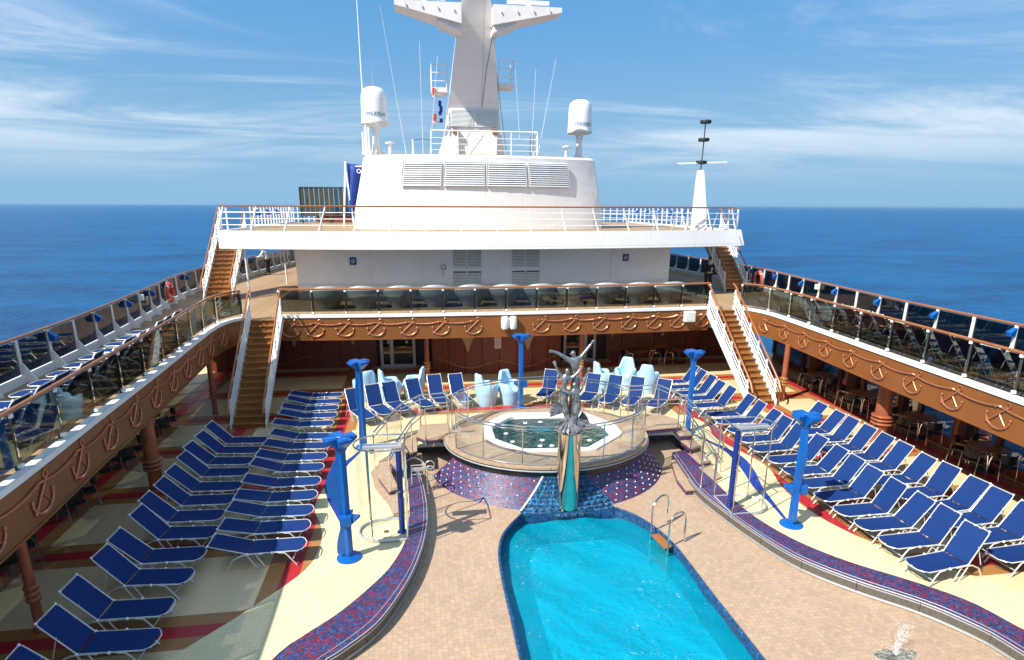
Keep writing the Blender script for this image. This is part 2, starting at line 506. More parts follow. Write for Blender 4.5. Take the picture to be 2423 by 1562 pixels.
# ------------------------------------------------------------------ mesh helpers
class MB:
    def __init__(s):
        s.v = []; s.f = []

    def add(s, vs, fs):
        o = len(s.v)
        s.v += [tuple(p) for p in vs]
        s.f += [tuple(i + o for i in f) for f in fs]
        return s

    def box(s, c, sz, rz=0.0, taper=1.0):
        x, y, z = sz[0] / 2, sz[1] / 2, sz[2] / 2
        P = [(-x, -y, -z), (x, -y, -z), (x, y, -z), (-x, y, -z)]
        P += [(a * taper, b * taper, -q) for a, b, q in P]
        ca, sa = cos(rz), sin(rz)
        s.add([(c[0] + a * ca - b * sa, c[1] + a * sa + b * ca, c[2] + q) for a, b, q in P],
              [(3, 2, 1, 0), (4, 5, 6, 7), (0, 1, 5, 4), (1, 2, 6, 5), (2, 3, 7, 6), (3, 0, 4, 7)])
        return s

    def bar(s, p, q, w, h, up=(0, 0, 1)):
        p, q = Vector(p), Vector(q)
        d_ = (q - p).normalized()
        u = Vector(up)
        if abs(d_.dot(u)) > .98:
            u = Vector((0, 1, 0))
        r = d_.cross(u).normalized() * (w / 2)
        u = r.cross(d_).normalized() * (h / 2)
        vs = [p - r - u, p + r - u, p + r + u, p - r + u, q - r - u, q + r - u, q + r + u, q - r + u]
        return s.add(vs, [(0, 1, 2, 3), (7, 6, 5, 4), (0, 4, 5, 1), (1, 5, 6, 2), (2, 6, 7, 3), (3, 7, 4, 0)])

    def tube(s, pts, r, n=6, closed=False):
        P = [Vector(p) for p in pts]
        m = len(P)
        rr = r if isinstance(r, (list, tuple)) else [r] * m
        T = []
        for i in range(m):
            a = P[i - 1] if (i > 0 or closed) else P[i]
            b = P[(i + 1) % m] if (i < m - 1 or closed) else P[i]
            T.append((b - a).normalized())
        u = T[0].orthogonal().normalized()
        vs = []
        for i in range(m):
            u = (u - T[i] * u.dot(T[i]))
            u = u.normalized() if u.length > 1e-6 else T[i].orthogonal().normalized()
            w = T[i].cross(u)
            for k in range(n):
                a = 2 * pi * k / n
                vs.append(P[i] + (u * cos(a) + w * sin(a)) * rr[i])
        fs = []
        for i in range(m if closed else m - 1):
            j = (i + 1) % m
            for k in range(n):
                l = (k + 1) % n
                fs.append((i * n + k, i * n + l, j * n + l, j * n + k))
        if not closed:
            fs.append(tuple(range(n - 1, -1, -1)))
            fs.append(tuple((m - 1) * n + k for k in range(n)))
        return s.add(vs, fs)

    def lathe(s, prof, n=20, c=(0, 0, 0), sx=1.0, sy=1.0, caps=True):
        vs = []
        for r, z in prof:
            for k in range(n):
                a = 2 * pi * k / n
                vs.append((c[0] + r * cos(a) * sx, c[1] + r * sin(a) * sy, c[2] + z))
        fs = []
        for i in range(len(prof) - 1):
            for k in range(n):
                l = (k + 1) % n
                fs.append((i * n + k, i * n + l, (i + 1) * n + l, (i + 1) * n + k))
        if caps:
            fs.append(tuple(range(n - 1, -1, -1)))
            fs.append(tuple((len(prof) - 1) * n + k for k in range(n)))
        return s.add(vs, fs)

    def ball(s, c, r, n=8, m=5, sz=(1, 1, 1)):
        prof = [(max(1e-4, r * sin(pi * i / m)), -r * cos(pi * i / m)) for i in range(m + 1)]
        return s.lathe([(a, b * sz[2]) for a, b in prof], n, c, sz[0], sz[1], False)

    def prism(s, poly, z0, z1):
        n = len(poly)
        vs = [(x, y, z0) for x, y in poly] + [(x, y, z1) for x, y in poly]
        fs = [tuple(range(n - 1, -1, -1)), tuple(range(n, 2 * n))]
        fs += [(i, (i + 1) % n, n + (i + 1) % n, n + i) for i in range(n)]
        return s.add(vs, fs)

    def sheet(s, poly, z):
        return s.add([(x, y, z) for x, y in poly], [tuple(range(len(poly)))])

    def sweep(s, path, o0, o1, z0, z1, closed=False):
        """rectangular section (offsets o0..o1 to the left of the path, z0..z1) along a plan path"""
        n = len(path)
        vs = []
        for i in range(n):
            a = path[i - 1] if (i > 0 or closed) else path[i]
            b = path[(i + 1) % n] if (i < n - 1 or closed) else path[i]
            dx, dy = b[0] - a[0], b[1] - a[1]
            l = sqrt(dx * dx + dy * dy) or 1
            nx, ny = -dy / l, dx / l
            x, y = path[i][:2]
            vs += [(x + nx * o0, y + ny * o0, z0), (x + nx * o1, y + ny * o1, z0),
                   (x + nx * o1, y + ny * o1, z1), (x + nx * o0, y + ny * o0, z1)]
        fs = []
        for i in range(n if closed else n - 1):
            j = (i + 1) % n
            for k in range(4):
                l = (k + 1) % 4
                fs.append((i * 4 + k, j * 4 + k, j * 4 + l, i * 4 + l))
        if not closed:
            fs += [(0, 1, 2, 3), ((n - 1) * 4 + 3, (n - 1) * 4 + 2, (n - 1) * 4 + 1, (n - 1) * 4)]
        return s.add(vs, fs)

    def mesh(s, name, smooth=False):
        me = bpy.data.meshes.new(name)
        me.from_pydata(s.v, [], s.f)
        bm = bmesh.new(); bm.from_mesh(me)
        bmesh.ops.recalc_face_normals(bm, faces=bm.faces)
        if getattr(s, 'up', False):
            bm.normal_update()
            bmesh.ops.reverse_faces(bm, faces=[f for f in bm.faces if f.normal.z < 0])
        bm.to_mesh(me); bm.free()
        if smooth:
            for p in me.polygons:
                p.use_smooth = True
            me.set_sharp_from_angle(angle=radians(42))
        return me


def put(name, me, mat=None, parent=None, loc=None, rz=None):
    if mat is not None and not me.materials:
        me.materials.append(MAT[mat])
    o = bpy.data.objects.new(name, me)
    COL.objects.link(o)
    if parent is not None:
        o.parent = parent
    if loc is not None:
        o.location = loc
    if rz is not None:
        o.rotation_euler = (0, 0, rz)
    return o


def obj(name, mb, mat, parent=None, smooth=False, kind=None):
    o = put(name, mb.mesh(name, smooth), mat, parent)
    if kind:
        o['kind'] = kind
    return o


def tag(o, label, cat, group=None):
    o['label'] = label; o['category'] = cat
    if group:
        o['group'] = group
    return o


def thing(name, label, cat, loc=(0, 0, 0), rz=0.0, group=None):
    o = bpy.data.objects.new(name, None)
    o.empty_display_size = .2
    COL.objects.link(o)
    o.location = loc; o.rotation_euler = (0, 0, rz)
    return tag(o, label, cat, group)


def structure(name, mb, mat, smooth=False):
    o = obj(name, mb, mat, None, smooth)
    o['kind'] = 'structure'
    return o


def clone(root, loc, rz, label, group=None):
    r = root.copy(); COL.objects.link(r)
    r.location = loc; r.rotation_euler = (0, 0, rz)
    r['label'] = label
    if group:
        r['group'] = group
    for ch in root.children:
        c = ch.copy(); COL.objects.link(c); c.parent = r
        for g in ch.children:
            k = g.copy(); COL.objects.link(k); k.parent = c
    return r


ORD = ['first', 'second', 'third', 'fourth', 'fifth', 'sixth', 'seventh', 'eighth', 'ninth', 'tenth', 'eleventh',
       'twelfth', 'thirteenth', 'fourteenth', 'fifteenth', 'sixteenth', 'seventeenth', 'eighteenth', 'nineteenth', 'twentieth']


def spline(P, n=6, closed=False):
    """Catmull-Rom through plan points"""
    out = []
    m = len(P)
    for i in range(m if closed else m - 1):
        if closed:
            a, b, c, e = P[i - 1], P[i], P[(i + 1) % m], P[(i + 2) % m]
        else:
            a, b, c, e = P[max(i - 1, 0)], P[i], P[i + 1], P[min(i + 2, m - 1)]
        for k in range(n):
            t = k / n
            out.append(tuple(.5 * (2 * b[j] + (c[j] - a[j]) * t + (2 * a[j] - 5 * b[j] + 4 * c[j] - e[j]) * t * t
                                   + (3 * b[j] - a[j] - 3 * c[j] + e[j]) * t ** 3) for j in range(len(b))))
    if not closed:
        out.append(tuple(P[-1]))
    return out


def walk(path, step, end=True):
    """points every step metres: (x, y, tx, ty)"""
    L = [0.0]
    for a, b in zip(path, path[1:]):
        L.append(L[-1] + sqrt((b[0] - a[0]) ** 2 + (b[1] - a[1]) ** 2))
    n = max(1, round(L[-1] / step))
    out = []
    for i in range(n + 1 if end else n):
        s_ = L[-1] * i / n
        j = 0
        while j < len(path) - 2 and L[j + 1] < s_:
            j += 1
        a, b = path[j], path[j + 1]
        t = (s_ - L[j]) / max(1e-9, L[j + 1] - L[j])
        dx, dy = b[0] - a[0], b[1] - a[1]
        l = sqrt(dx * dx + dy * dy) or 1
        out.append((a[0] + dx * t, a[1] + dy * t, dx / l, dy / l))
    return out


def mirror(P):
    return [(-p[0], *p[1:]) for p in P]


def xat(path, y):
    for a, b in zip(path, path[1:]):
        lo, hi = min(a[1], b[1]), max(a[1], b[1])
        if lo <= y <= hi and hi > lo:
            return a[0] + (b[0] - a[0]) * (y - a[1]) / (b[1] - a[1])
    return path[-1][0]


# ------------------------------------------------------------------ plan lines (metres; ship's centre line x=0, lido deck z=0)
ZU, ZT = 3.10, 6.20                 # upper deck, top deck
ZP = -0.22                          # sunken pool terrace
OUT_R = spline([(13.3, -4), (13.3, 8), (13.4, 15), (13.6, 20), (14.2, 26), (14.8, 31), (14.7, 36), (13.9, 42), (12.9, 49),
                (11.2, 57), (8.2, 64), (4, 68.5), (0, 69.6)], 5)
OUT_L = mirror(OUT_R)
IN_R = spline([(9.95, -4), (9.95, 4), (9.95, 9), (10.2, 13), (10.45, 17), (10.75, 21), (10.85, 23), (10.7, 24.2), (10.3, 24.85)], 5)
IN_L = mirror(IN_R)
BACK = spline([(-8.95, 25.12), (-6, 24.92), (-3, 24.82), (0, 24.8), (3, 24.84), (6, 24.95), (8.95, 25.15)], 5)
BO_L = spline([(-6.9, 2), (-6.9, 7.2), (-6.15, 9.1), (-5.7, 9.68), (-5.2, 10.2), (-4.72, 10.88), (-4.29, 11.65), (-3.99, 12.7), (-3.92, 13.8), (-3.98, 15.5), (-4.05, 17.0)], 6)
BI_L = spline([(-6.3, 2), (-6.2, 7.0), (-5.4, 8.75), (-5.0, 9.2), (-4.45, 9.85), (-3.98, 10.95), (-3.72, 11.9), (-3.56, 12.9), (-3.5, 14.0), (-3.56, 15.3), (-3.72, 16.6)], 6)
BO_R = spline([(7.3, 2), (7.3, 7), (7.1, 8.1), (6.85, 8.9), (6.2, 9.7), (5.43, 10.5), (4.82, 11.5), (4.48, 12.8), (4.45, 14.4), (4.6, 15.6), (4.75, 17.0)], 6)
BI_R = spline([(6.65, 2), (6.65, 6.5), (6.55, 7.7), (6.4, 8.2), (5.95, 8.95), (5.13, 9.83), (4.47, 10.8), (4.12, 12.0), (3.92, 13.1), (3.8, 14.3), (3.95, 15.6), (4.1, 16.8)], 6)
POOL = spline([(-1.1, 14.0), (-1.42, 13.55), (-1.72, 13.0), (-1.9, 12.2), (-1.95, 11.2), (-1.95, 10), (-1.95, 8), (-1.9, 5), (-1.2, 3.4), (.15, 3.0),
               (1.5, 3.4), (2.2, 5), (2.25, 8), (2.22, 10), (2.22, 11.1), (2.2, 12.05), (2.07, 12.8), (1.8, 13.5), (1.4, 14.0)], 4)
SPC = (.2, 17.25)                   # spa centre
ZS = .70                            # spa deck


def ell(a, b, deg):
    t = radians(deg)
    return (SPC[0] + a * cos(t), SPC[1] + b * sin(t))


# ------------------------------------------------------------------ large structure
structure('sea', MB().sheet([(-60000, -60000), (60000, -60000), (60000, 60000), (-60000, 60000)], -24.0), 'sea_water')
hull = MB().prism(OUT_R + OUT_L[::-1][1:] + [], -24.3, -2.2)
hull.sweep(OUT_R, -.02, .1, -2.19, -.01)
hull.sweep(OUT_L, -.1, .02, -2.19, -.01)
structure('hull', hull, 'hull_white')

lido = MB()
outer = [p for p in OUT_R if p[1] <= 34]
lido.sheet([(a - .05, b) for a, b in outer] + [(-a + .05, b) for a, b in outer[::-1]]
           + [(-6.9, -4)] + BO_L + [(-4.0, 18.4), (4.8, 18.4)] + BO_R[::-1] + [(7.3, -4)], 0.0)
structure('lido_deck', lido, 'lido_floor')

tl = MB()
mid = [p for p in POOL if p[0] <= .15 + 1e-6]
yt, yb = 14.0, 3.0
left_rim = [p for p in POOL[:POOL.index(min(POOL, key=lambda q: q[1])) + 1]]
right_rim = [p for p in POOL[POOL.index(min(POOL, key=lambda q: q[1])):]]
tl.sheet(BO_L + [(-4.05, 18.5), (.15, 18.5), (.15, 14.4), (-1.1, 14.4)] + left_rim + [(.15, 2)], ZP)
tl.sheet([(.15, 2)] + right_rim + [(1.4, 14.4), (.15, 14.4), (.15, 18.5), (4.75, 18.5)] + BO_R[::-1], ZP)
structure('pool_terrace', tl, 'tan_tile')

# cream tiled walk inside the wavy line of the bands
WAV_L = spline([(-8.9, 7.6), (-8.4, 8.8), (-7.71, 9.67), (-6.94, 10.59), (-6.1, 11.8), (-5.9, 12.8), (-6.03, 13.75), (-6.3, 14.6), (-6.28, 15.6), (-6.0, 16.7), (-5.95, 18), (-6.2, 19.2), (-5.9, 20.3)], 5)
WAV_R = spline([(9.4, 7.2), (8.8, 8.2), (7.9, 9.5), (6.9, 10.7), (6.3, 11.9), (6.1, 13.1), (6.2, 14.2), (6.52, 15.4), (6.42, 16.4), (6.18, 17.3), (6.15, 18.2), (6.4, 19.3), (6.1, 20.3)], 5)
cw = MB()
cw.sheet([p for p in BO_L if p[1] >= 7.2] + [(-4.0, 18.4), (0, 18.4), (0, 20.3)] + WAV_L[::-1] + [(-8.9, 7.2)], .004)
cw.sheet([p for p in BO_R if p[1] >= 7.0] + [(4.8, 18.4), (0, 18.4), (0, 20.3)] + WAV_R[::-1] + [(9.4, 7.0)], .004)
structure('tiled_walk', cw, 'cream_tile')

# blue inlaid curve between the posts
for nm, pts in (('blue_inlay', [(5.47, 18.4), (5.78, 17.47), (5.97, 16.76), (5.98, 16.1), (5.8, 15.2), (5.53, 14.26), (5.40, 13.4), (5.25, 12.5)]),
                ('blue_inlay', [(-5.45, 18.5), (-5.66, 17.9), (-5.92, 17.2), (-6.1, 16.3), (-5.9, 15.2), (-5.6, 14.2), (-5.35, 13.3), (-5.25, 12.5)])):
    path = spline(pts, 6)
    n = len(path)
    ribbon = MB()
    for i in range(n - 1):
        def w(k):
            u = k / (n - 1)
            return .045 + .14 * sin(pi * u) ** 2
        a, b = path[i], path[i + 1]
        ribbon.add([(a[0] - w(i), a[1], .008), (a[0] + w(i), a[1], .008), (b[0] + w(i + 1), b[1], .008), (b[0] - w(i + 1), b[1], .008)], [(0, 1, 2, 3)])
    structure(nm, ribbon, 'cloth_blue')

# upper deck slab
upoly = OUT_L[:] + OUT_R[::-1][1:] + IN_R[:] + [(8.95, 25.15)] + BACK[::-1][1:] + IN_L[::-1]
up = MB().prism([(p[0], p[1]) for p in upoly], 2.36, ZU)
structure('upper_deck', up, 'teak')

# under-deck ceiling panel, just below the slab
cm = MB()
cm.prism([(p[0] * .995, p[1] - .12 if p[1] < 3 else p[1] + .02) for p in upoly if p[1] <= 31], 2.28, 2.345)
structure('ceiling', cm, 'soffit')

# ------------------------------------------------------------------ pool
pool = thing('pool', 'turquoise swimming pool with rounded head, set in tan tiles', 'pool', (0, 0, 0))
pw = MB()
n = len(POOL)
vs = [(x, y, ZP) for x, y in POOL] + [(x, y, -1.12) for x, y in POOL]
pw.add(vs, [(i, (i + 1) % n, n + (i + 1) % n, n + i) for i in range(n)])
obj('pool_wall', pw, 'pool_tile', pool)
obj('pool_floor', MB().sheet(POOL, -1.12), 'pool_floor', pool)
rim = MB().tube([(x, y, ZP + .01) for x, y in POOL], .035, 6)
obj('rim_edge', rim, 'pool_tile', pool, True)
ws = MB()
inner = [(p[0] + (.15 - p[0]) * .004, p[1] + (9 - p[1]) * .003) for p in POOL]
# a water face with gentle swell
rows = []
yy = 3.05
while yy < 14.0:
    xs = []
    for a, b in zip(POOL, POOL[1:] + POOL[:1]):
        if (a[1] - yy) * (b[1] - yy) <= 0 and a[1] != b[1]:
            xs.append(a[0] + (b[0] - a[0]) * (yy - a[1]) / (b[1] - a[1]))
    if len(xs) >= 2:
        rows.append((yy, min(xs), max(xs)))
    yy += .09
NX = 44
for j, (y, x0, x1) in enumerate(rows):
    for i in range(NX + 1):
        x = x0 + (x1 - x0) * i / NX
        dd = sqrt((x - .2) ** 2 + (y - 14.1) ** 2)
        h = .035 * sin(dd * 4.2) * math.exp(-dd * .28) + .012 * sin(x * 3.1 + y * 2.3) + .010 * sin(x * 5.3 - y * 3.7) + .006 * sin(9.1 * x + 7 * y)
        ws.v.append((x, y, -.44 + h))
for j in range(len(rows) - 1):
    for i in range(NX):
        a = j * (NX + 1) + i
        ws.f.append((a, a + 1, a + NX + 2, a + NX + 1))
ws.up = True
obj('water_surface', ws, 'pool_water', pool, True)

# ------------------------------------------------------------------ benches round the terrace
for side, BO, BI in ((-1, BO_L, BI_L), (1, BO_R, BI_R)):
    b = thing('mosaic_bench', ('long curved red and blue mosaic bench left of the pool' if side < 0
                               else 'long curved red and blue mosaic bench with grilles right of the pool'), 'bench',
              group='benches round the pool')
    tp = MB()
    m = 60
    o_ = walk(BO, 15 / m); i_ = walk(BI, 15 / m)
    k = 70
    def rs(path):
        L = walk(path, .05)
        return [L[round(q * (len(L) - 1) / k)] for q in range(k + 1)]
    Ro, Ri = rs(BO), rs(BI)
    vs, fs = [], []
    for q in range(k + 1):
        vs += [(Ro[q][0], Ro[q][1], ZP), (Ro[q][0], Ro[q][1], .06), (Ri[q][0], Ri[q][1], .06), (Ri[q][0], Ri[q][1], ZP)]
    for q in range(k):
        for e in range(3):
            fs.append((q * 4 + e, q * 4 + e + 1, q * 4 + e + 5, q * 4 + e + 4))
    fs += [(0, 1, 2, 3), (k * 4 + 3, k * 4 + 2, k * 4 + 1, k * 4)]
    tp.add(vs, fs)
    obj('seat', tp, 'purple_mosaic', b)
    sgn = 1 if side < 0 else -1
    edge = MB().tube([(p[0] + sgn * .006, p[1], .062) for p in Ri], .012, 5)
    obj('edge_trim', edge, 'alu', b, True)
    e2 = MB().tube([(p[0] + (q[0] - p[0]) * .16, p[1] + (q[1] - p[1]) * .16, .058) for p, q in zip(Ri, Ro)], .009, 5)
    obj('seat_joint', e2, 'alu', b, True)
    base = MB().tube([(p[0] + sgn * .02, p[1], ZP + .03) for p in Ri], .014, 5)
    obj('base_trim', base, 'alu', b, True)
    # grille panels in the inner face
    st = 5
    for g0 in range(22, k - 8, st):
        seg = [(p[0], p[1]) for p in Ri[g0:g0 + st + 1]]
        a, c = seg[0], seg[-1]
        seg = seg[:-1] + [(c[0] * .94 + seg[-2][0] * .06, c[1] * .94 + seg[-2][1] * .06)]
        g = obj('grille', MB().sweep(seg, -sgn * .004, -sgn * .02, ZP + .065, .012), 'grille', b)
        fr = MB()
        for zz_ in (ZP + .06, .018):
            fr.sweep(seg, -sgn * .004, -sgn * .03, zz_ - .008, zz_ + .008)
        obj('grille_frame', fr, 'alu', g)

# ------------------------------------------------------------------ spa platform
spa = thing('spa_platform', 'raised round spa deck in tan tiles above the pool', 'spa', (0, 0, 0))
N = 64
A, B = 3.08, 2.55
# tub outline: long octagon
oc = [(-1.75, -.35), (-1.0, -1.3), (.9, -1.45), (1.95, -.45), (1.95, .35), (1.35, 1.45), (-.95, 1.65), (-1.75, .7)]
def octa(k_, scale=1.0):
    ang = 2 * pi * k_ / N
    dx, dy = cos(ang), sin(ang)
    best = None
    for a, b in zip(oc, oc[1:] + oc[:1]):
        ex, ey = b[0] - a[0], b[1] - a[1]
        den = dx * ey - dy * ex
        if abs(den) < 1e-9:
            continue
        t = (a[0] * ey - a[1] * ex) / den
        u = (a[0] * dy - a[1] * dx) / den
        if t > 0 and -1e-6 <= u <= 1 + 1e-6:
            best = t if best is None else min(best, t)
    return (SPC[0] + .08 + dx * best * scale, SPC[1] + .1 + dy * best * scale)
top = MB()
vs = [(*ell(A, B, 360 * k_ / N), ZS) for k_ in range(N)] + [(*octa(k_, 1.12), ZS) for k_ in range(N)]
top.add(vs, [(k_, (k_ + 1) % N, N + (k_ + 1) % N, N + k_) for k_ in range(N)])
obj('deck_top', top, 'tan_tile', spa)
obj('rim_band', MB().sweep([ell(A, B, 360 * k_ / N) for k_ in range(N)], -.02, .12, ZS - .045, ZS + .012, True), 'tan_tile', spa)
obj('rim_rail', MB().tube([(*ell(A + .03, B + .03, 360 * k_ / N), ZS - .09) for k_ in range(N)], .022, 6, True), 'alu', spa, True)
dr = MB()
vs = [(*ell(A - .1, B - .1, 360 * k_ / N), ZS - .08) for k_ in range(N)] + [(*ell(A - .25, B - .2, 360 * k_ / N), ZP) for k_ in range(N)]
dr.add(vs, [(k_, (k_ + 1) % N, N + (k_ + 1) % N, N + k_) for k_ in range(N)])
obj('drum_wall', dr, 'spa_gap_shade', spa, True)
obj('gap_band', MB().sweep([ell(A - .07, B - .07, 360 * k_ / N) for k_ in range(N)], -.02, .05, ZS - .30, ZS - .05, True), 'spa_gap_shade', spa)
tr_ = MB()
vs = []
for sc_, z in ((1.13, ZS + .005), (1.13, ZS + .06), (1.02, ZS + .065), (.96, ZS + .03), (.88, ZS - .55)):
    vs += [(*octa(k_, sc_), z) for k_ in range(N)]
fs = []
for r in range(4):
    fs += [(r * N + k_, r * N + (k_ + 1) % N, (r + 1) * N + (k_ + 1) % N, (r + 1) * N + k_) for k_ in range(N)]
fs.append(tuple(4 * N + k_ for k_ in range(N)))
tr_.add(vs, fs)
tub = obj('tub_rim', tr_, 'spa_white', spa)
wsp = MB().add([(*octa(k_, .95), ZS - .06) for k_ in range(N)], [tuple(range(N))])
wsp.up = True
wat = obj('spa_water', wsp, 'spa_water', spa)
for dx, dy in ((-.35, -.8), (.0, -.82), (-.2, -.35), (1.2, -.55), (-1.2, .35), (-.45, 1.2), (.05, 1.25), (-1.1, -.35)):
    obj('water_jet', MB().lathe([(.075, 0), (.07, .012), (.03, .016)], 10, (SPC[0] + dx, SPC[1] + dy, ZS - .058)), 'spa_white', wat, True)

# mosaic skirts with studs
for side, a0, a1 in ((-1, 190, 249), (1, 291, 349)):
    sk = thing('mosaic_skirt', 'sloping red and blue mosaic skirt with white studs, %s of the cascade' % ('left' if side < 0 else 'right'), 'mosaic wall',
               group='mosaic skirts below the spa')
    face = MB()
    n_, r_ = 28, 5
    def sp(i, j, lift=0.0):
        u = j / r_
        e0 = a0 + (7 * (1 - u) if side < 0 else -11 * (1 - u))
        e1 = a1 + (10 * (1 - u) if side < 0 else -5 * (1 - u))
        an = e0 + (e1 - e0) * i / n_
        return (*ell(2.98 + .58 * u + lift, 2.45 + .78 * u + lift, an), (ZS - .26) + (ZP - .02 - ZS + .26) * u + lift * .8)
    for j in range(r_ + 1):
        for i in range(n_ + 1):
            face.v.append(sp(i, j))
    for j in range(r_):
        for i in range(n_):
            a = j * (n_ + 1) + i
            face.f.append((a, a + 1, a + n_ + 2, a + n_ + 1))
    base = len(face.v)
    # back face for thickness
    for i in range(n_ + 1):
        an = a0 + (a1 - a0) * i / n_ + (8.5 if side < 0 else -8) * .9
        face.v.append((*ell(2.9, 2.37, an), ZS - .28)); face.v.append((*ell(2.9, 2.37, an), ZP - .05))
    for i in range(n_):
        face.f.append((base + 2 * i, base + 2 * i + 1, base + 2 * i + 3, base + 2 * i + 2))
    for i in (0, n_):
        face.f.append(tuple([j * (n_ + 1) + i for j in range(r_ + 1)] + [base + 2 * i + 1, base + 2 * i]))
    obj('mosaic_face', face, 'purple_mosaic', sk, True)
    st = MB()
    for j in range(1, 7):
        for i in range(9):
            ii = (i + .4 + .5 * (j % 2)) * n_ / 9.4
            if side < 0 and ii > 15 and (i + j) % 3:
                continue
            p = sp(ii, j * r_ / 6.8, .006)
            st.ball(p, .021, 6, 4)
    o = obj('stud', st, 'white_plastic', sk, True)
    o['kind'] = 'stuff'
    ie = n_ if side < 0 else 0
    obj('edge_strip', MB().tube([sp(ie, j, .01) for j in range(r_ + 1)], .028 if side < 0 else .015, 6), 'white_paint' if side < 0 else 'pool_tile', sk, True)

# stepped cascade with scalloped edges
cas = thing('cascade', 'blue tiled water cascade stepping down from spa to pool', 'waterfall')
ns = 9
for q in range(ns):
    u0, u1 = q / ns, (q + 1) / ns
    z1 = (ZS - .26) + (-.34 - ZS + .26) * u0
    stp = MB()
    m = 40
    vs = []
    for i in range(m + 1):
        an = (259.5 - 10.5 * u1) + (21 + 21.5 * u1) * i / m
        wv = .040 * abs(sin(pi * i / 3.3 + (q % 2) * .5))
        a_ = ell(2.8, 2.3, an)
        b_ = ell(2.98 + .58 * u1 + wv, 2.45 + .80 * u1 + wv, an)
        vs += [(*a_, z1), (*b_, z1 - .012 + wv * .3), (*b_, z1 - .12)]
    for i in range(m):
        stp.f += [(i * 3, i * 3 + 1, i * 3 + 4, i * 3 + 3), (i * 3 + 1, i * 3 + 2, i * 3 + 5, i * 3 + 4)]
    stp.v += vs
    obj('cascade_step', stp, 'cascade_tile', cas)
fl = MB()
m, r_ = 40, 24
for j in range(r_ + 1):
    u = j / r_
    for i in range(m + 1):
        an = (259.5 - 10 * u) + (21 + 21 * u) * i / m
        rip = .02 * sin(i * 1.7 + j * 1.3) + .012 * sin(j * 3.1)
        fl.v.append((*ell(2.99 + .62 * u + .05 + rip, 2.46 + .85 * u + .05 + rip, an), (ZS - .22) + (-.42 - ZS + .22) * u))
for j in range(r_):
    for i in range(m):
        a = j * (m + 1) + i
        fl.f.append((a, a + 1, a + m + 2, a + m + 1))
fl.up = True
obj('water_sheet', fl, 'fall_water', cas, True)

# glass balustrade round the spa
bal = thing('spa_balustrade', 'round glass and steel balustrade on the spa deck', 'railing')
RA, RB = 2.98, 2.44
def arc(a0, a1, n_=40, a=RA, b=RB):
    return [ell(a, b, a0 + (a1 - a0) * i / n_) for i in range(n_ + 1)]
for a0, a1, rails in ((18, 162, (1.12, 1.03)), (200, 340, (1.12, 1.04))):
    pts = arc(a0, a1, 48)
    for h in rails:
        obj('top_rail', MB().tube([(*p, ZS + h) for p in pts], .026 if h == 1.12 else .02, 6), 'chrome', bal, True)
    obj('foot_rail', MB().tube([(*p, ZS + .06) for p in pts], .018, 6), 'chrome', bal, True)
    wk = walk(pts, 1.05)
    for (x, y, tx, ty) in wk:
        obj('post', MB().tube([(x, y, ZS), (x, y, ZS + 1.1)], .018, 6), 'chrome', bal, True)
    for q in range(len(wk) - 1):
        k0, k1 = round(q * 48 / (len(wk) - 1)), round((q + 1) * 48 / (len(wk) - 1))
        seg = pts[k0:k1 + 1]
        obj('glass_panel', MB().sweep(seg, -.005, .005, ZS + .08, ZS + 1.02), 'glass_clear', bal)

# ------------------------------------------------------------------ steps up to the spa, both sides
def steps(side, label):
    t = thing('spa_steps', label, 'steps', group='curved steps to the spa')
    if side < 0:
        treads = [([(-2.7, 18.7), (-3.6, 18.65), (-3.75, 17.7), (-3.45, 17.3), (-2.8, 17.35)], ZS - .02),
                  ([(-3.6, 18.7), (-4.1, 18.45), (-4.1, 17.6), (-3.9, 16.75), (-3.72, 16.85), (-3.72, 17.7)], .52),
                  ([(-4.1, 18.1), (-4.52, 17.7), (-4.5, 16.6), (-4.22, 15.9), (-4.0, 16.05), (-4.08, 17.2)], .35),
                  ([(-4.5, 17.6), (-4.85, 17.1), (-4.8, 16.0), (-4.45, 15.0), (-4.22, 15.15), (-4.45, 16.2)], .18),
                  ([(-4.8, 17.3), (-5.05, 16.6), (-4.85, 15.5), (-4.45, 14.5), (-4.3, 13.9), (-4.08, 13.95), (-4.1, 14.9), (-4.7, 16.2)], .05)]
    else:
        treads = [([(2.95, 18.6), (4.3, 18.75), (4.75, 18.1), (4.55, 17.35), (3.05, 17.2)], ZS - .02),
                  ([(4.55, 18.4), (4.9, 17.9), (4.85, 17.0), (4.4, 17.0)], .52),
                  ([(4.85, 17.5), (4.9, 16.5), (4.5, 16.3), (4.45, 17.0)], .35),
                  ([(4.9, 16.7), (4.85, 15.7), (4.45, 15.6), (4.45, 16.4)], .18),
                  ([(4.85, 15.9), (4.8, 14.9), (4.45, 14.7), (4.42, 15.6)], .07),
                  ([(3.95, 16.5), (4.38, 16.5), (4.18, 15.8), (3.85, 14.45), (3.55, 14.45), (3.6, 15.2)], -.06)]
    for i, (poly, z) in enumerate(treads):
        zb = z - .15 if i < 4 else ZP
        if i and z > .04 and i == len(treads) - 1:
            zb = .0
        tr = obj('tread', MB().prism(poly, z - .035, z), 'tan_tile', t)
        cx = sum(p[0] for p in poly) / len(poly); cy = sum(p[1] for p in poly) / len(poly)
        pl2 = [(cx + (x - cx) * .975, cy + (y - cy) * .975) for x, y in poly]
        obj('riser', MB().prism(pl2, zb, z - .035), 'purple_mosaic', tr)
    return t


steps(-1, 'tan tiled steps with mosaic risers curving up to the spa from the left')
steps(1, 'tan tiled steps with mosaic risers curving up to the spa from the right')

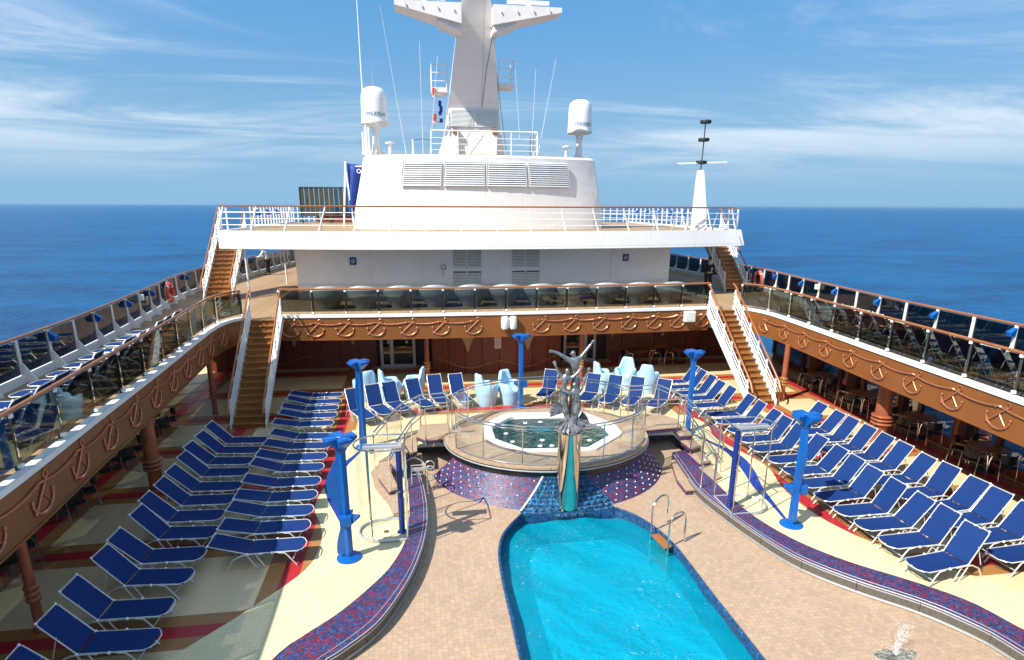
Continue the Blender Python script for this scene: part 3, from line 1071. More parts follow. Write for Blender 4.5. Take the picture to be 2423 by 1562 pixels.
def stair_rail(pts, label, glass=True):
    t = thing('step_handrail', label, 'handrail', group='steel handrails beside the spa steps')
    obj('top_rail', MB().tube([(x, y, z + 1.0) for x, y, z in pts], .024, 6), 'chrome', t, True)
    obj('lower_rail', MB().tube([(x, y, z + .86) for x, y, z in pts], .018, 6), 'chrome', t, True)
    for x, y, z in pts[::max(1, len(pts) // 3)]:
        obj('post', MB().tube([(x, y, z - .1), (x, y, z + 1.0)], .018, 6), 'chrome', t, True)
    if glass:
        for a, b in zip(pts, pts[1:]):
            g = MB()
            g.add([(a[0], a[1], a[2] + .12), (b[0], b[1], b[2] + .12), (b[0], b[1], b[2] + .82), (a[0], a[1], a[2] + .82)], [(0, 1, 2, 3)])
            obj('glass_panel', g, 'glass_clear', t)
stair_rail([(-2.75, 17.35, ZS), (-3.45, 17.3, .65), (-3.85, 16.75, .5), (-4.2, 15.9, .3), (-4.42, 15.1, .12)], 'inner steel handrail of the left spa steps')
stair_rail([(-2.75, 18.72, ZS), (-3.6, 18.72, .65), (-4.2, 18.3, .5), (-4.6, 17.7, .3), (-4.95, 16.9, .12)], 'outer steel handrail of the left spa steps')
stair_rail([(3.05, 17.15, ZS), (4.4, 17.2, .65), (4.46, 16.3, .3), (4.46, 15.5, .12)], 'inner steel handrail of the right spa steps')
stair_rail([(3.0, 18.65, ZS), (4.35, 18.8, .65), (4.92, 17.9, .5), (4.98, 16.6, .3), (4.95, 15.3, .1)], 'outer steel handrail of the right spa steps')

def hoop(name, label, x, y, z, w, h, rz, group, mat='chrome'):
    t = thing(name, label, 'grab rail', (x, y, z), rz, group)
    pts = [(-w / 2, 0, 0), (-w / 2, 0, h - w / 2)] + [(-w / 2 * cos(a), 0, h - w / 2 + w / 2 * sin(a)) for a in [pi * k_ / 8 for k_ in range(1, 8)]] + [(w / 2, 0, h - w / 2), (w / 2, 0, 0)]
    obj('hoop', MB().tube(pts, .021, 6), 'chrome' if mat is None else mat, t, True)
    for sx in (-1, 1):
        obj('floor_plate', MB().lathe([(.05, 0), (.05, .012), (.03, .018)], 10, (sx * w / 2, 0, 0)), 'chrome', t)
    return t
hoop('grab_hoop', 'steel hoop grab rail on the end of the right mosaic bench', 4.15, 14.45, .05, .62, .95, radians(30), 'grab hoops')
hoop('grab_hoop', 'steel hoop grab rail on the end of the left mosaic bench', -3.75, 15.25, .0, .62, .98, radians(-20), 'grab hoops')

# pool lift with hand wheel at the left steps
lift = thing('pool_lift', 'steel frame with hand wheels at the end of left mosaic bench', 'pool lift', (-3.62, 15.6, 0))
obj('frame', MB().tube([(-.25, 0, 0), (-.25, 0, .62), (.12, 0, .62), (.12, 0, .35), (-.25, 0, .35)], .02, 6), 'alu', lift, True)
for dz in (.45, .6):
    obj('hand_wheel', MB().tube([(.25 + .12 * cos(a), .02, dz + .12 * sin(a)) for a in [2 * pi * k_ / 16 for k_ in range(16)]], .014, 5, True), 'alu', lift, True)
obj('bracket', MB().box((-.08, 0, .5), (.34, .1, .08)), 'alu', lift)

# pool ladder
lad = thing('pool_ladder', 'steel pool ladder with wooden step on the right pool rim', 'ladder')
for (xa, ya, xb, yb2) in ((1.9, 12.72, 2.46, 13.12), (2.02, 11.96, 2.5, 12.16)):
    pts = [(xa, ya, -1.1), (xa, ya, ZP + .6)]
    for k_ in range(1, 8):
        a = pi * k_ / 8
        u = .5 - .5 * cos(a)
        pts.append((xa + (xb - xa) * u, ya + (yb2 - ya) * u, ZP + .6 + .24 * sin(a)))
    pts += [(xb, yb2, ZP + .6), (xb, yb2, ZP)]
    obj('side_rail', MB().tube(pts, .024, 7), 'chrome', lad, True)
for z in (-.27, -.55, -.83):
    obj('step', MB().bar((1.98, 12.66, z), (2.08, 12.02, z), .22, .035), 'wood_stair', lad)

# ------------------------------------------------------------------ pedestal and statue
ped = thing('pedestal', 'mirror brass cylinder pedestal rising from the cascade', 'pedestal', (.18, 14.3, 0))
obj('shaft', MB().lathe([(.295, -.6), (.295, 1.86)], 40), 'brass', ped, True)
obj('cap', MB().lathe([(.298, 1.86), (.315, 1.87), (.315, 1.89), (.29, 1.91)], 32), 'brass', ped, True)


def skin(name, joints, edges, mat, parent, subd=2, root=0, fat=1.0):
    """continuous figure grown along a skeleton: joints {(x,y,z,r)}"""
    me = bpy.data.meshes.new(name)
    me.from_pydata([j[:3] for j in joints], edges, [])
    o = bpy.data.objects.new(name, me)
    COL.objects.link(o)
    o.modifiers.new('Skin', 'SKIN')
    for i, j in enumerate(joints):
        sv = me.skin_vertices[0].data[i]
        rr = j[3]
        sv.radius = tuple(v * fat for v in rr) if isinstance(rr, tuple) else (rr * fat, rr * fat)
        sv.use_root = (i == root)
    sd = o.modifiers.new('Sub', 'SUBSURF'); sd.levels = subd; sd.render_levels = subd
    dg = bpy.context.evaluated_depsgraph_get()
    dg.update()
    nm = bpy.data.meshes.new_from_object(o.evaluated_get(dg))
    bpy.data.objects.remove(o)
    nm.name = name
    nm.materials.clear(); nm.materials.append(MAT[mat])
    for p in nm.polygons:
        p.use_smooth = True
    q = bpy.data.objects.new(name, nm)
    COL.objects.link(q)
    q.parent = parent
    return q


stat = thing('statue', 'bronze statue of three dancing mermaids with raised arms on brass pedestal', 'statue', (.2, 14.3, 0))
def fingers(J, E, tip, wrist):
    """four fingers and a thumb fanned out from the end of an arm"""
    p, w_ = Vector(J[tip][:3]), Vector(J[wrist][:3])
    d_ = (p - w_).normalized()
    sd = d_.cross(Vector((0, 1, 0))).normalized()
    for q, (off, ln) in enumerate(((-.018, .055), (-.006, .068), (.007, .064), (.019, .05))):
        e = p + sd * off * 2.0 + d_ * ln
        J.append((*e, .0075)); E.append((tip, len(J) - 1))
    e = p - sd * .045 - d_ * .005
    J.append((*e, .009)); E.append((tip, len(J) - 1))


# figure one, the tallest
J = [(.08, 0, 1.98 + 1.05, .105), (.08, .0, 3.16, .10), (.10, 0, 3.30, .088), (.09, .0, 3.43, .056), (.07, 0, 3.56, .072), (.06, 0, 3.67, .082), (.055, 0, 3.76, .052),
     (.03, -.01, 3.84, .030), (-.0, -.02, 3.92, .058), (-.02, -.03, 4.0, .050),
     (-.07, 0, 3.74, .062), (-.2, -.02, 3.83, .043), (-.31, -.03, 3.905, .038), (-.42, -.05, 3.97, .030), (-.50, -.06, 4.0, .024), (-.55, -.06, 4.005, .022),
     (.17, 0, 3.77, .06), (.24, .01, 3.86, .042), (.32, .02, 3.96, .036), (.39, .02, 4.06, .028), (.44, .02, 4.12, .022), (.48, .02, 4.18, .018),
     (.07, .02, 2.85, .10), (.05, .04, 2.62, .09), (.02, .03, 2.4, .08), (-.02, .0, 2.2, .07), (-.06, -.03, 2.02, .06)]
E_ = [(0, 1), (1, 2), (2, 3), (3, 4), (4, 5), (5, 6), (6, 7), (7, 8), (8, 9), (6, 10), (10, 11), (11, 12), (12, 13), (13, 14), (14, 15), (6, 16), (16, 17), (17, 18), (18, 19), (19, 20), (20, 21), (0, 22), (22, 23), (23, 24), (24, 25), (25, 26)]
fingers(J, E_, 15, 14); fingers(J, E_, 21, 20)
skin('mermaid', J, E_, 'bronze', stat, root=6, fat=1.25)
# figure two, lower left
J = [(-.24, -.1, 2.92, .098), (-.24, -.1, 3.06, .062), (-.22, -.11, 3.18, .062), (-.2, -.12, 3.29, .074), (-.19, -.12, 3.37, .048), (-.17, -.14, 3.44, .028), (-.165, -.16, 3.52, .056), (-.16, -.17, 3.595, .046),
     (-.29, -.1, 3.36, .05), (-.36, -.1, 3.46, .036), (-.41, -.1, 3.56, .031), (-.45, -.1, 3.65, .024), (-.475, -.1, 3.71, .02),
     (-.11, -.14, 3.34, .05), (-.02, -.18, 3.37, .036), (.06, -.2, 3.45, .032), (.13, -.18, 3.54, .026), (.17, -.16, 3.58, .02),
     (-.23, -.08, 2.78, .098), (-.2, -.06, 2.62, .088), (-.15, -.05, 2.45, .078), (-.1, -.06, 2.28, .068), (-.12, -.12, 2.08, .055)]
E_ = [(0, 1), (1, 2), (2, 3), (3, 4), (4, 5), (5, 6), (6, 7), (4, 8), (8, 9), (9, 10), (10, 11), (11, 12), (4, 13), (13, 14), (14, 15), (15, 16), (16, 17), (0, 18), (18, 19), (19, 20), (20, 21), (21, 22)]
fingers(J, E_, 12, 11); fingers(J, E_, 17, 16)
skin('mermaid', J, E_, 'bronze', stat, root=4, fat=1.25)
# figure three, lower right, front
J = [(.1, -.16, 2.74, .085), (.09, -.17, 2.84, .062), (.07, -.18, 2.94, .07), (.05, -.19, 3.03, .050), (.03, -.2, 3.10, .028), (.01, -.22, 3.17, .055), (.0, -.23, 3.245, .045),
     (.16, -.17, 3.0, .048), (.21, -.15, 3.10, .036), (.245, -.14, 3.22, .032), (.30, -.14, 3.34, .026), (.345, -.13, 3.45, .021), (.37, -.13, 3.52, .017),
     (-.06, -.21, 2.99, .045), (-.16, -.24, 2.99, .034), (-.26, -.24, 3.05, .03), (-.34, -.22, 3.10, .023), (-.38, -.21, 3.12, .018),
     (.11, -.14, 2.6, .098), (.09, -.12, 2.46, .088), (.05, -.12, 2.3, .075), (.02, -.16, 2.14, .062), (.0, -.2, 1.98, .05)]
E_ = [(0, 1), (1, 2), (2, 3), (3, 4), (4, 5), (5, 6), (3, 7), (7, 8), (8, 9), (9, 10), (10, 11), (11, 12), (3, 13), (13, 14), (14, 15), (15, 16), (16, 17), (0, 18), (18, 19), (19, 20), (20, 21), (21, 22)]
fingers(J, E_, 12, 11); fingers(J, E_, 17, 16)
skin('mermaid', J, E_, 'bronze', stat, root=3, fat=1.25)
# tail fins: fluted fans with thickness
def fan(c, ang, r0, r1, spread, tilt, parent):
    mb = MB()
    n_, m_ = 18, 5
    for sgn in (-1, 1):
        for j in range(m_ + 1):
            for i in range(n_ + 1):
                a = ang + radians(spread) * (i / n_ - .5)
                ed = 1 + .06 * sin(i * 2.2)
                r = r0 + (r1 * ed - r0) * j / m_
                fl_ = .022 * sin(i * 1.9) * j / m_
                x = r * sin(a); z = r * cos(a)
                mb.v.append((c[0] + x, c[1] - z * sin(tilt) * .0 + fl_ + sgn * .010 - r * tilt, c[2] + z))
    K = (m_ + 1) * (n_ + 1)
    for s_ in range(2):
        for j in range(m_):
            for i in range(n_):
                a = s_ * K + j * (n_ + 1) + i
                mb.f.append((a, a + 1, a + n_ + 2, a + n_ + 1))
    for i in range(n_):
        a = m_ * (n_ + 1) + i
        mb.f.append((a, a + 1, K + a + 1, K + a))
    for j in range(m_):
        for i in (0, n_):
            a = j * (n_ + 1) + i
            mb.f.append((a, a + n_ + 1, K + a + n_ + 1, K + a))
    obj('tail_fin', mb, 'bronze', parent, True)
fan((-.06, -.14, 2.32), radians(190), .03, .38, 100, .42, stat)
fan((.05, -.12, 2.32), radians(140), .03, .38, 75, .3, stat)
fan((-.18, -.04, 2.42), radians(-68), .02, .38, 75, .05, stat)
fan((.1, .02, 2.1), radians(62), .02, .36, 60, .1, stat)
fan((-.05, -.1, 2.32), radians(228), .03, .36, 50, .2, stat)
bs = MB()
pr_ = [(.29, 1.905), (.30, 1.93), (.26, 1.97), (.20, 2.02), (.13, 2.07), (.05, 2.09)]
for i, (r, z) in enumerate(pr_):
    for k_ in range(20):
        a = 2 * pi * k_ / 20
        rr = r * (1 + .1 * sin(3 * a + i) + .05 * sin(7 * a))
        bs.v.append((rr * cos(a), rr * sin(a), z + .02 * sin(5 * a + i)))
for i in range(len(pr_) - 1):
    for k_ in range(20):
        bs.f.append((i * 20 + k_, i * 20 + (k_ + 1) % 20, (i + 1) * 20 + (k_ + 1) % 20, (i + 1) * 20 + k_))
bs.f.append(tuple(100 + k_ for k_ in range(20)))
obj('rock_base', bs, 'bronze', stat, True)

# ------------------------------------------------------------------ fascia of the upper deck with anchors and rope
def anchor_mesh():
    """relief anchor lying askew: shank, curved arms with knobs, stock and ring (u right, w up, out towards -y)"""
    m = MB()
    m.tube([(.20, -.03, .22), (.02, -.035, .05), (-.24, -.03, -.20)], [.024, .026, .022], 6)           # shank
    arcp = [(.30 * cos(a) + .02, -.03, .24 * sin(a) - .04) for a in [radians(x) for x in range(172, 372, 16)]]
    m.tube(arcp, [.018 + .012 * sin(pi * i / (len(arcp) - 1)) for i in range(len(arcp))], 6)            # arms
    m.tube([(.0, -.02, .06), (.20, -.02, -.17)], .011, 5)                                               # stock
    for p in (arcp[0], arcp[-1], (.24, 0, -.2), (-.24, 0, -.2), (-.1, 0, .17)):
        m.ball((p[0], -.03, p[2]), .035, 7, 5)
    m.tube([(.2 + .06 * cos(a), -.03, .27 + .06 * sin(a)) for a in [2 * pi * k / 10 for k in range(10)]], .013, 5, True)
    return m.mesh('anchor', True)


ANCH = anchor_mesh()
ANCH.materials.append(MAT['copper'])


def rope(points, r=.026):
    """twisted rope through 3d points"""
    P = spline(points, 10)
    return MB().tube(P, [r * (1 + .28 * (1 if i % 2 else -1)) for i in range(len(P))], 6)


def fascia(label, path, out, spots, zc):
    """out: +1 if the face looks to the left of the path"""
    t = thing('deck_fascia', label, 'fascia', group='brown fascias of the upper deck')
    o = 1 if out > 0 else -1
    obj('panel', MB().sweep(path, o * .01, o * .09, 2.22, 3.10), 'fascia', t)
    obj('white_sill', MB().sweep(path, -o * .06, o * .13, 3.105, 3.215), 'white_paint', t)
    obj('lower_lip', MB().sweep(path, -o * .02, o * .115, 2.19, 2.235), 'fascia', t)
    prev = None
    for (x, y, tx, ty) in spots:
        nx, ny = -ty * o, tx * o
        an = put('anchor', ANCH, None, t, (x + nx * .09, y + ny * .09, zc - .02), atan2(nx, -ny))
        an.scale = (1.12, .8, 1.12)
        if prev:
            a = prev
            q = []
            for k in range(5):
                u = k / 4
                q.append((a[0] + (x - a[0]) * u + nx * .115, a[1] + (y - a[1]) * u + ny * .115, zc + .21 - .085 * 4 * u * (1 - u)))
            obj('rope', rope(q), 'copper', t, True)
        prev = (x, y)
    return t


def near(path, X):
    for a, b in zip(path, path[1:]):
        if a[0] <= X <= b[0]:
            u = (X - a[0]) / (b[0] - a[0])
            l = sqrt((b[0] - a[0]) ** 2 + (b[1] - a[1]) ** 2)
            return (X, a[1] + (b[1] - a[1]) * u, (b[0] - a[0]) / l, (b[1] - a[1]) / l)


bl = [p for p in BACK if p[0] <= .05]
br = [p for p in BACK if p[0] >= -.05]
fascia('brown fascia with copper anchors and rope, back wall, left half', bl, -1, [near(BACK, x) for x in (-8.6, -7.66, -6.5, -5.28, -3.99, -2.7, -1.38)], 2.68)
fascia('brown fascia with copper anchors and rope, back wall, right half', br, -1, [near(BACK, x) for x in (1.44, 2.75, 4.0, 5.25, 6.4, 7.46, 8.62)], 2.68)
fascia('brown fascia with copper anchors along the left side deck', IN_L, -1, [s for s in walk(IN_L, 1.42) if 1 < s[1] < 24], 2.68)
fascia('brown fascia with copper anchors along the right side deck', IN_R, 1, [s for s in walk(IN_R, 1.42) if 1 < s[1] < 24], 2.68)

# ------------------------------------------------------------------ railings
def glass_rail(name, label, path, z0, h, step, post, glass, group=None, o=1, rail='wood_rail', gusset=False, curb=False, zg=.12):
    t = thing(name, label, 'railing', group=group)
    obj('handrail', MB().tube([(p[0], p[1], z0 + h) for p in path], .04, 7), rail, t, True)
    if curb:
        obj('curb', MB().sweep(path, -.07, .07, z0 - .1, z0 + .1), 'white_paint', t)
    wk = walk(path, step)
    for (x, y, tx, ty) in wk:
        an = atan2(ty, tx)
        nx, ny = -ty * o, tx * o
        if gusset:
            p = MB()
            p.bar((x, y, z0), (x, y, z0 + h - .03), .075, .10, (tx, ty, 0))
            po = obj('post', p, post, t)
            g = MB()
            q0 = (x + nx * .05, y + ny * .05)
            q1 = (x + nx * .34, y + ny * .34)
            e = .02
            vs = []
            for s_ in (-e, e):
                vs += [(q0[0] + tx * s_, q0[1] + ty * s_, z0 - .08), (q1[0] + tx * s_, q1[1] + ty * s_, z0 - .08), (q1[0] + tx * s_, q1[1] + ty * s_, z0 - .03), (q0[0] + tx * s_, q0[1] + ty * s_, z0 + .42)]
            g.add(vs, [(0, 1, 2, 3), (7, 6, 5, 4), (0, 4, 5, 1), (1, 5, 6, 2), (2, 6, 7, 3), (3, 7, 4, 0)])
            obj('gusset', g, post, po)
        else:
            p = MB()
            p.bar((x + nx * .06, y + ny * .06, z0), (x + nx * .02, y + ny * .02, z0 + h - .04), .035, .09, (tx, ty, 0))
            po = obj('post', p, post, t)
            for zz_ in (z0 + .07, z0 + h - .07):
                obj('clamp', MB().box((x, y, zz_), (.075, .075, .07), an), 'white_plastic', po)
    for a, b in zip(wk, wk[1:]):
        l = sqrt((b[0] - a[0]) ** 2 + (b[1] - a[1]) ** 2)
        ux, uy = (b[0] - a[0]) / l, (b[1] - a[1]) / l
        p = (a[0] + ux * .05, a[1] + uy * .05, z0 + (zg + h - .06) / 2)
        q = (b[0] - ux * .05, b[1] - uy * .05, z0 + (zg + h - .06) / 2)
        obj('glass_panel', MB().bar(p, q, .012, h - .06 - zg), glass, t)
    return t


glass_rail('glass_railing', 'tinted glass railing with wood handrail along back edge of upper deck', [p for p in BACK], 3.215, 1.0, 1.3, 'black', 'glass_smoke', 'railings of the pool opening', 1)
glass_rail('glass_railing', 'tinted glass railing with wood handrail, left side of pool opening', [p for p in IN_L if p[1] > -3], 3.215, 1.0, 1.45, 'post_grey', 'glass_smoke', 'railings of the pool opening', 1)
glass_rail('glass_railing', 'tinted glass railing with wood handrail, right side of pool opening', [p for p in IN_R if p[1] > -3], 3.215, 1.0, 1.45, 'post_grey', 'glass_smoke', 'railings of the pool opening', -1)
OL = [(p[0] + .12, p[1]) for p in OUT_L if -3 < p[1] < 64]
ORR = [(p[0] - .12, p[1]) for p in OUT_R if -3 < p[1] < 64]
glass_rail('glass_railing', 'outer ship railing with tinted glass and white posts, left side', OL, 3.2, 1.02, 1.42, 'white_paint', 'glass_outer', 'outer ship railings', -1, gusset=True, curb=True)
glass_rail('glass_railing', 'outer ship railing with tinted glass and white posts, right side', ORR, 3.2, 1.02, 1.42, 'white_paint', 'glass_outer', 'outer ship railings', 1, gusset=True, curb=True)

# hooded lamps on every second outer post
def lamp_mesh():
    m = MB()
    m.add([(0, -.09, .16), (0, .09, .16), (.10, .13, -.02), (.10, -.13, -.02), (.19, -.10, -.14), (.19, .10, -.14), (0, -.07, -.16), (0, .07, -.16), (.22, -.13, .0), (.22, .13, .0)],
          [(0, 1, 9, 8), (8, 9, 5, 4), (4, 5, 7, 6), (6, 7, 1, 0), (0, 8, 4, 6), (1, 7, 5, 9)])
    return m.mesh('hood')


HOOD = lamp_mesh(); HOOD.materials.append(MAT['post_blue'])
for nm, path, o in (('left', OL, -1), ('right', ORR, 1)):
    wk = [w for w in walk(path, 1.42)]
    vis = [(i, w) for i, w in enumerate(wk) if i % 2 == 0 and 11.5 < w[1] < 37]
    for q, (i, (x, y, tx, ty)) in enumerate(vis):
        nx, ny = -ty * o, tx * o
        t = thing('rail_lamp', 'blue hooded lamp on the outer %s railing, %s from the camera' % (nm, ORD[q]), 'lamp', (x + nx * .05, y + ny * .05, 4.0), atan2(ny, nx), 'blue lamps on the outer railings')
        put('hood', HOOD, None, t).scale = (.8, .8, .8)
        obj('bracket', MB().box((-.005, 0, 0), (.05, .06, .1)), 'white_plastic', t)
    # white junction boxes
    for q, (x, y, tx, ty) in enumerate([w for i, w in enumerate(wk) if i % 2 == 1 and 24 < w[1] < 31][:1]):
        nx, ny = -ty * o, tx * o
        b = obj('junction_box', MB().box((x + nx * .1, y + ny * .1, 4.02), (.16, .16, .22), atan2(ny, nx)), 'white_plastic')
        tag(b, 'small white box fixed to a post of the outer %s railing' % nm, 'box')


def lifebuoy(x, y, z, rz, label):
    t = thing('lifebuoy', label, 'lifebuoy', (x, y, z), rz, 'lifebuoys on the railings')
    obj('ring', MB().tube([(0, .33 * cos(a), .36 * sin(a)) for a in [2 * pi * k / 24 for k in range(24)]], .075, 8, True), 'orange', t, True)
    for k in range(4):
        a0 = pi / 4 + k * pi / 2
        obj('white_band', MB().tube([(0, .33 * cos(a), .36 * sin(a)) for a in (a0 - .09, a0, a0 + .09)], .08, 8), 'white_plastic', t, True)
    obj('grab_rope', MB().tube([(-.05, .42 * cos(a), .45 * sin(a)) for a in [2 * pi * k / 20 for k in range(20)]], .01, 4, True), 'cloth_white', t, True)


lifebuoy(-14.2, 28.6, 3.72, 0, 'orange lifebuoy hanging on the outer left railing')
lifebuoy(14.3, 30.6, 3.72, pi, 'orange and white lifebuoy hanging on the outer right railing')

# ------------------------------------------------------------------ stairs
def stair(name, label, x0, x1, y0, z0, y1, z1, nstep, group, wood='wood_stair'):
    """foot at (y0,z0), head at (y1,z1), between x0 and x1"""
    t = thing(name, label, 'stairs', group=group)
    xm = (x0 + x1) / 2
    for i in range(nstep):
        u0, u1 = i / nstep, (i + 1) / nstep
        ya, yb_ = y0 + (y1 - y0) * u0, y0 + (y1 - y0) * u1
        zt = z0 + (z1 - z0) * u1
        zb = z0 + (z1 - z0) * u0
        s_ = obj('step', MB().box((xm, (ya + yb_) / 2 - .02, zt - .02), (x1 - x0 - .1, yb_ - ya + .04, .04)), wood, t)
        obj('riser', MB().box((xm, ya + .012, (zb + zt) / 2 - .02), (x1 - x0 - .1, .02, zt - zb - .045)), wood, s_)
        obj('nosing', MB().box((xm, ya - .035, zt - .012), (x1 - x0 - .12, .03, .03)), 'gold', s_)
    for sx in (x0, x1):
        mb = MB()
        e = .022
        v = []
        for s_ in (-e, e):
            v += [(sx + s_, y0 - .12, z0 + .0), (sx + s_, y0 - .12, z0 + .22), (sx + s_, y1, z1 + .16), (sx + s_, y1 + .02, z1 - .22)]
        mb.add(v, [(0, 1, 2, 3), (7, 6, 5, 4), (0, 4, 5, 1), (1, 5, 6, 2), (2, 6, 7, 3), (3, 7, 4, 0)])
        obj('stringer', mb, 'white_paint', t)
        rl = [(sx, y0 - .35, z0 + .62), (sx, y0 - .12, z0 + .98), (sx, y1 - .1, z1 + .98), (sx, y1 + .15, z1 + 1.08)]
        obj('handrail', MB().tube(rl, .036, 7), 'wood_rail', t, True)
        for k, h in enumerate((.36, .54, .72)):
            obj('rail_bar', MB().tube([(sx, y0 - .02, z0 + h), (sx, y1 - .02, z1 + h)], .022, 6), 'white_paint', t, True)
        np_ = 5
        for k in range(np_ + 1):
            u = (k + .12) / (np_ + .3)
            y = y0 + (y1 - y0) * u
            z = z0 + (z1 - z0) * u
            obj('baluster', MB().bar((sx, y, z + .1), (sx, y + .02, z + .96), .05, .06, (1, 0, 0)), 'white_paint', t)
    return t


stair('deck_stairs', 'wooden stairs with white rails, pool deck to upper deck, left corner', -10.02, -8.86, 21.0, 0, 24.95, 3.1, 17, 'stairs from the pool deck')
stair('deck_stairs', 'wooden stairs with white rails, pool deck to upper deck, right corner', 8.86, 10.02, 21.0, 0, 24.98, 3.1, 17, 'stairs from the pool deck')
stair('top_stairs', 'upper wooden stairs with white rails to the top deck, left side', -13.35, -12.1, 30.2, 3.1, 33.9, 6.2, 16, 'stairs to the top deck')
stair('top_stairs', 'upper wooden stairs with white rails to the top deck, right side', 12.35, 13.6, 30.4, 3.1, 34.1, 6.2, 16, 'stairs to the top deck')

# ------------------------------------------------------------------ columns on the lido deck
def column(x, y, r, label, z1=2.26):
    t = thing('column', label, 'column', (x, y, 0), 0, 'brown columns under the upper deck')
    obj('shaft', MB().lathe([(r, .95), (r, z1)], 18), 'column', t, True)
    obj('foot', MB().lathe([(r * 1.25, 0), (r * 1.25, .05), (r * .98, .1), (r * .95, .62), (r, .64)], 18), 'column', t, True)
    for z in (.66, .78, .90):
        obj('collar', MB().lathe([(r, z - .05), (r * 1.35, z - .03), (r * 1.45, z), (r * 1.35, z + .03), (r, z + .05)], 18), 'gold' if abs(x) < 11 and y > 20 else 'column', t, True)
    obj('neck', MB().lathe([(r * .99, .63), (r * .99, .96)], 18, caps=False), 'column', t, True)


column(-10.45, 10.55, .085, 'slim brown column under the left side deck, nearest the camera')
column(-10.65, 16.3, .175, 'thick brown column under the left side deck')
column(-11.05, 22.7, .085, 'slim brown column under the left side deck, farthest from the camera')
column(11.25, 16.9, .225, 'thick brown column under the right side deck')
column(10.62, 21.5, .105, 'slim brown column beside the foot of the right stairs')
column(-3.28, 25.9, .105, 'slim brown column before the back wall, left of centre')
column(3.4, 25.4, .105, 'slim brown column before the back wall, right of centre')

# ------------------------------------------------------------------ back wall under the upper deck
bw = thing('back_wall', 'dark red wood panelled wall under the upper deck with gold trim', 'wall')
CW = spline([(-3.0, 27.75), (-2.0, 27.3), (-1, 27.06), (0, 26.98), (1, 27.06), (2, 27.3), (3.0, 27.75)], 4)
wk = walk(CW, .8)
for a, b in zip(wk, wk[1:]):
    l = sqrt((b[0] - a[0]) ** 2 + (b[1] - a[1]) ** 2)
    u = ((b[0] - a[0]) / l, (b[1] - a[1]) / l)
    obj('wood_panel', MB().bar((a[0] + u[0] * .012, a[1] + u[1] * .012, 1.15), (b[0] - u[0] * .012, b[1] - u[1] * .012, 1.15), .05, 2.26), 'wood_red', bw)
obj('backing', MB().sweep(CW, .03, .09, 0, 2.28), 'black', bw)
for sx in (-1, 1):
    obj('return_wall', MB().box((sx * 3.0, 28.4, 1.14), (.08, 1.3, 2.27)), 'shade_wall', bw)
    xx = 5.6
    while xx < 12.6:
        obj('wood_panel', MB().box((sx * (xx + .42), 29.0, 1.14), (.81, .06, 2.27)), 'wood_red', bw)
        xx += .84
    obj('backing', MB().box((sx * 8.1, 29.1, 1.14), (10.2, .08, 2.27)), 'black', bw)
def gold_swag(fn, x0, x1, peak):
    P = []
    n_ = 26
    for k in range(n_ + 1):
        x = x0 + (x1 - x0) * k / n_
        ph = (x - x0) / (x1 - x0)
        z = .27 + .34 * abs(cos(pi * ph * peak)) ** 2.2
        P.append((x, fn(x) - .045, z))
    return MB().tube(P, [.024 * (1 + .25 * (1 if i % 2 else -1)) for i in range(len(P))], 5)
obj('gold_rope', gold_swag(lambda x: xat([(p[1], p[0]) for p in CW], x) if False else (26.98 + .0857 * x * x), -2.8, 2.8, 2.0), 'gold', bw, True)
for sx in (-1, 1):
    obj('gold_rope', gold_swag(lambda x: 28.96, sx * 5.8, sx * 11.5, 2), 'gold', bw, True)
def corbel(x, y, zt, s_):
    m = MB()
    for i, (w_, h_) in enumerate(((.52, .32), (.56, .12), (.44, .12), (.34, .12), (.24, .12), (.17, .12), (.12, .1))):
        m.box((x, y - .05, zt - h_ / 2), (w_ * s_, .10 + .02 * (6 - i) / 3, h_ - .004))
        zt -= h_
    return m
for (x, y, zt, s_) in ((-1.43, 27.12, 2.1, 1), (1.31, 27.1, 2.1, 1), (-6.65, 28.96, 2.15, .9), (5.9, 28.96, 2.15, .9), (8.5, 28.96, 2.15, .9), (-9.3, 28.96, 2.15, .9)):
    m = corbel(x, y, zt, s_)
    o = obj('corbel', m, 'corbel', bw)

def door(x, label):
    t = thing('glass_door', label, 'door', (x, 28.75, 0), 0, 'white framed glass doors in the back wall')
    W = 1.5
    obj('frame', MB().box((-W / 2, 0, 1.12), (.13, .12, 2.2)), 'door_frame', t)
    obj('frame', MB().box((W / 2, 0, 1.12), (.13, .12, 2.2)), 'door_frame', t)
    for z in (.08, 2.14):
        obj('frame', MB().box((0, 0, z), (W - .13, .12, .14)), 'door_frame', t)
    obj('mullion', MB().box((-.28 if x < 0 else .28, 0, 1.11), (.16, .12, 1.92)), 'door_frame', t)
    obj('transom', MB().box((0, -.005, 1.5), (W - .14, .11, .07)), 'door_frame', t)
    obj('pane', MB().box((0, .02, 1.1), (W - .14, .02, 1.9)), 'glass_door', t)
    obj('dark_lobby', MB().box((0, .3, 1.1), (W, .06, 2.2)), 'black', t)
door(-4.6, 'white framed glass door in back wall, left of the curved wall')
door(4.2, 'white framed glass door in back wall, right of the curved wall')
nb = thing('notice_board', 'small white notice on the curved wood wall', 'notice', (-.08, 26.93, 1.5))
obj('board', MB().box((0, 0, 0), (.30, .02, .62)), 'paper', nb)
for k in range(9):
    obj('text_line', MB().box((0, -.012, .24 - k * .055), (.22 if k % 3 else .14, .004, .012)), 'grey_pad', nb)

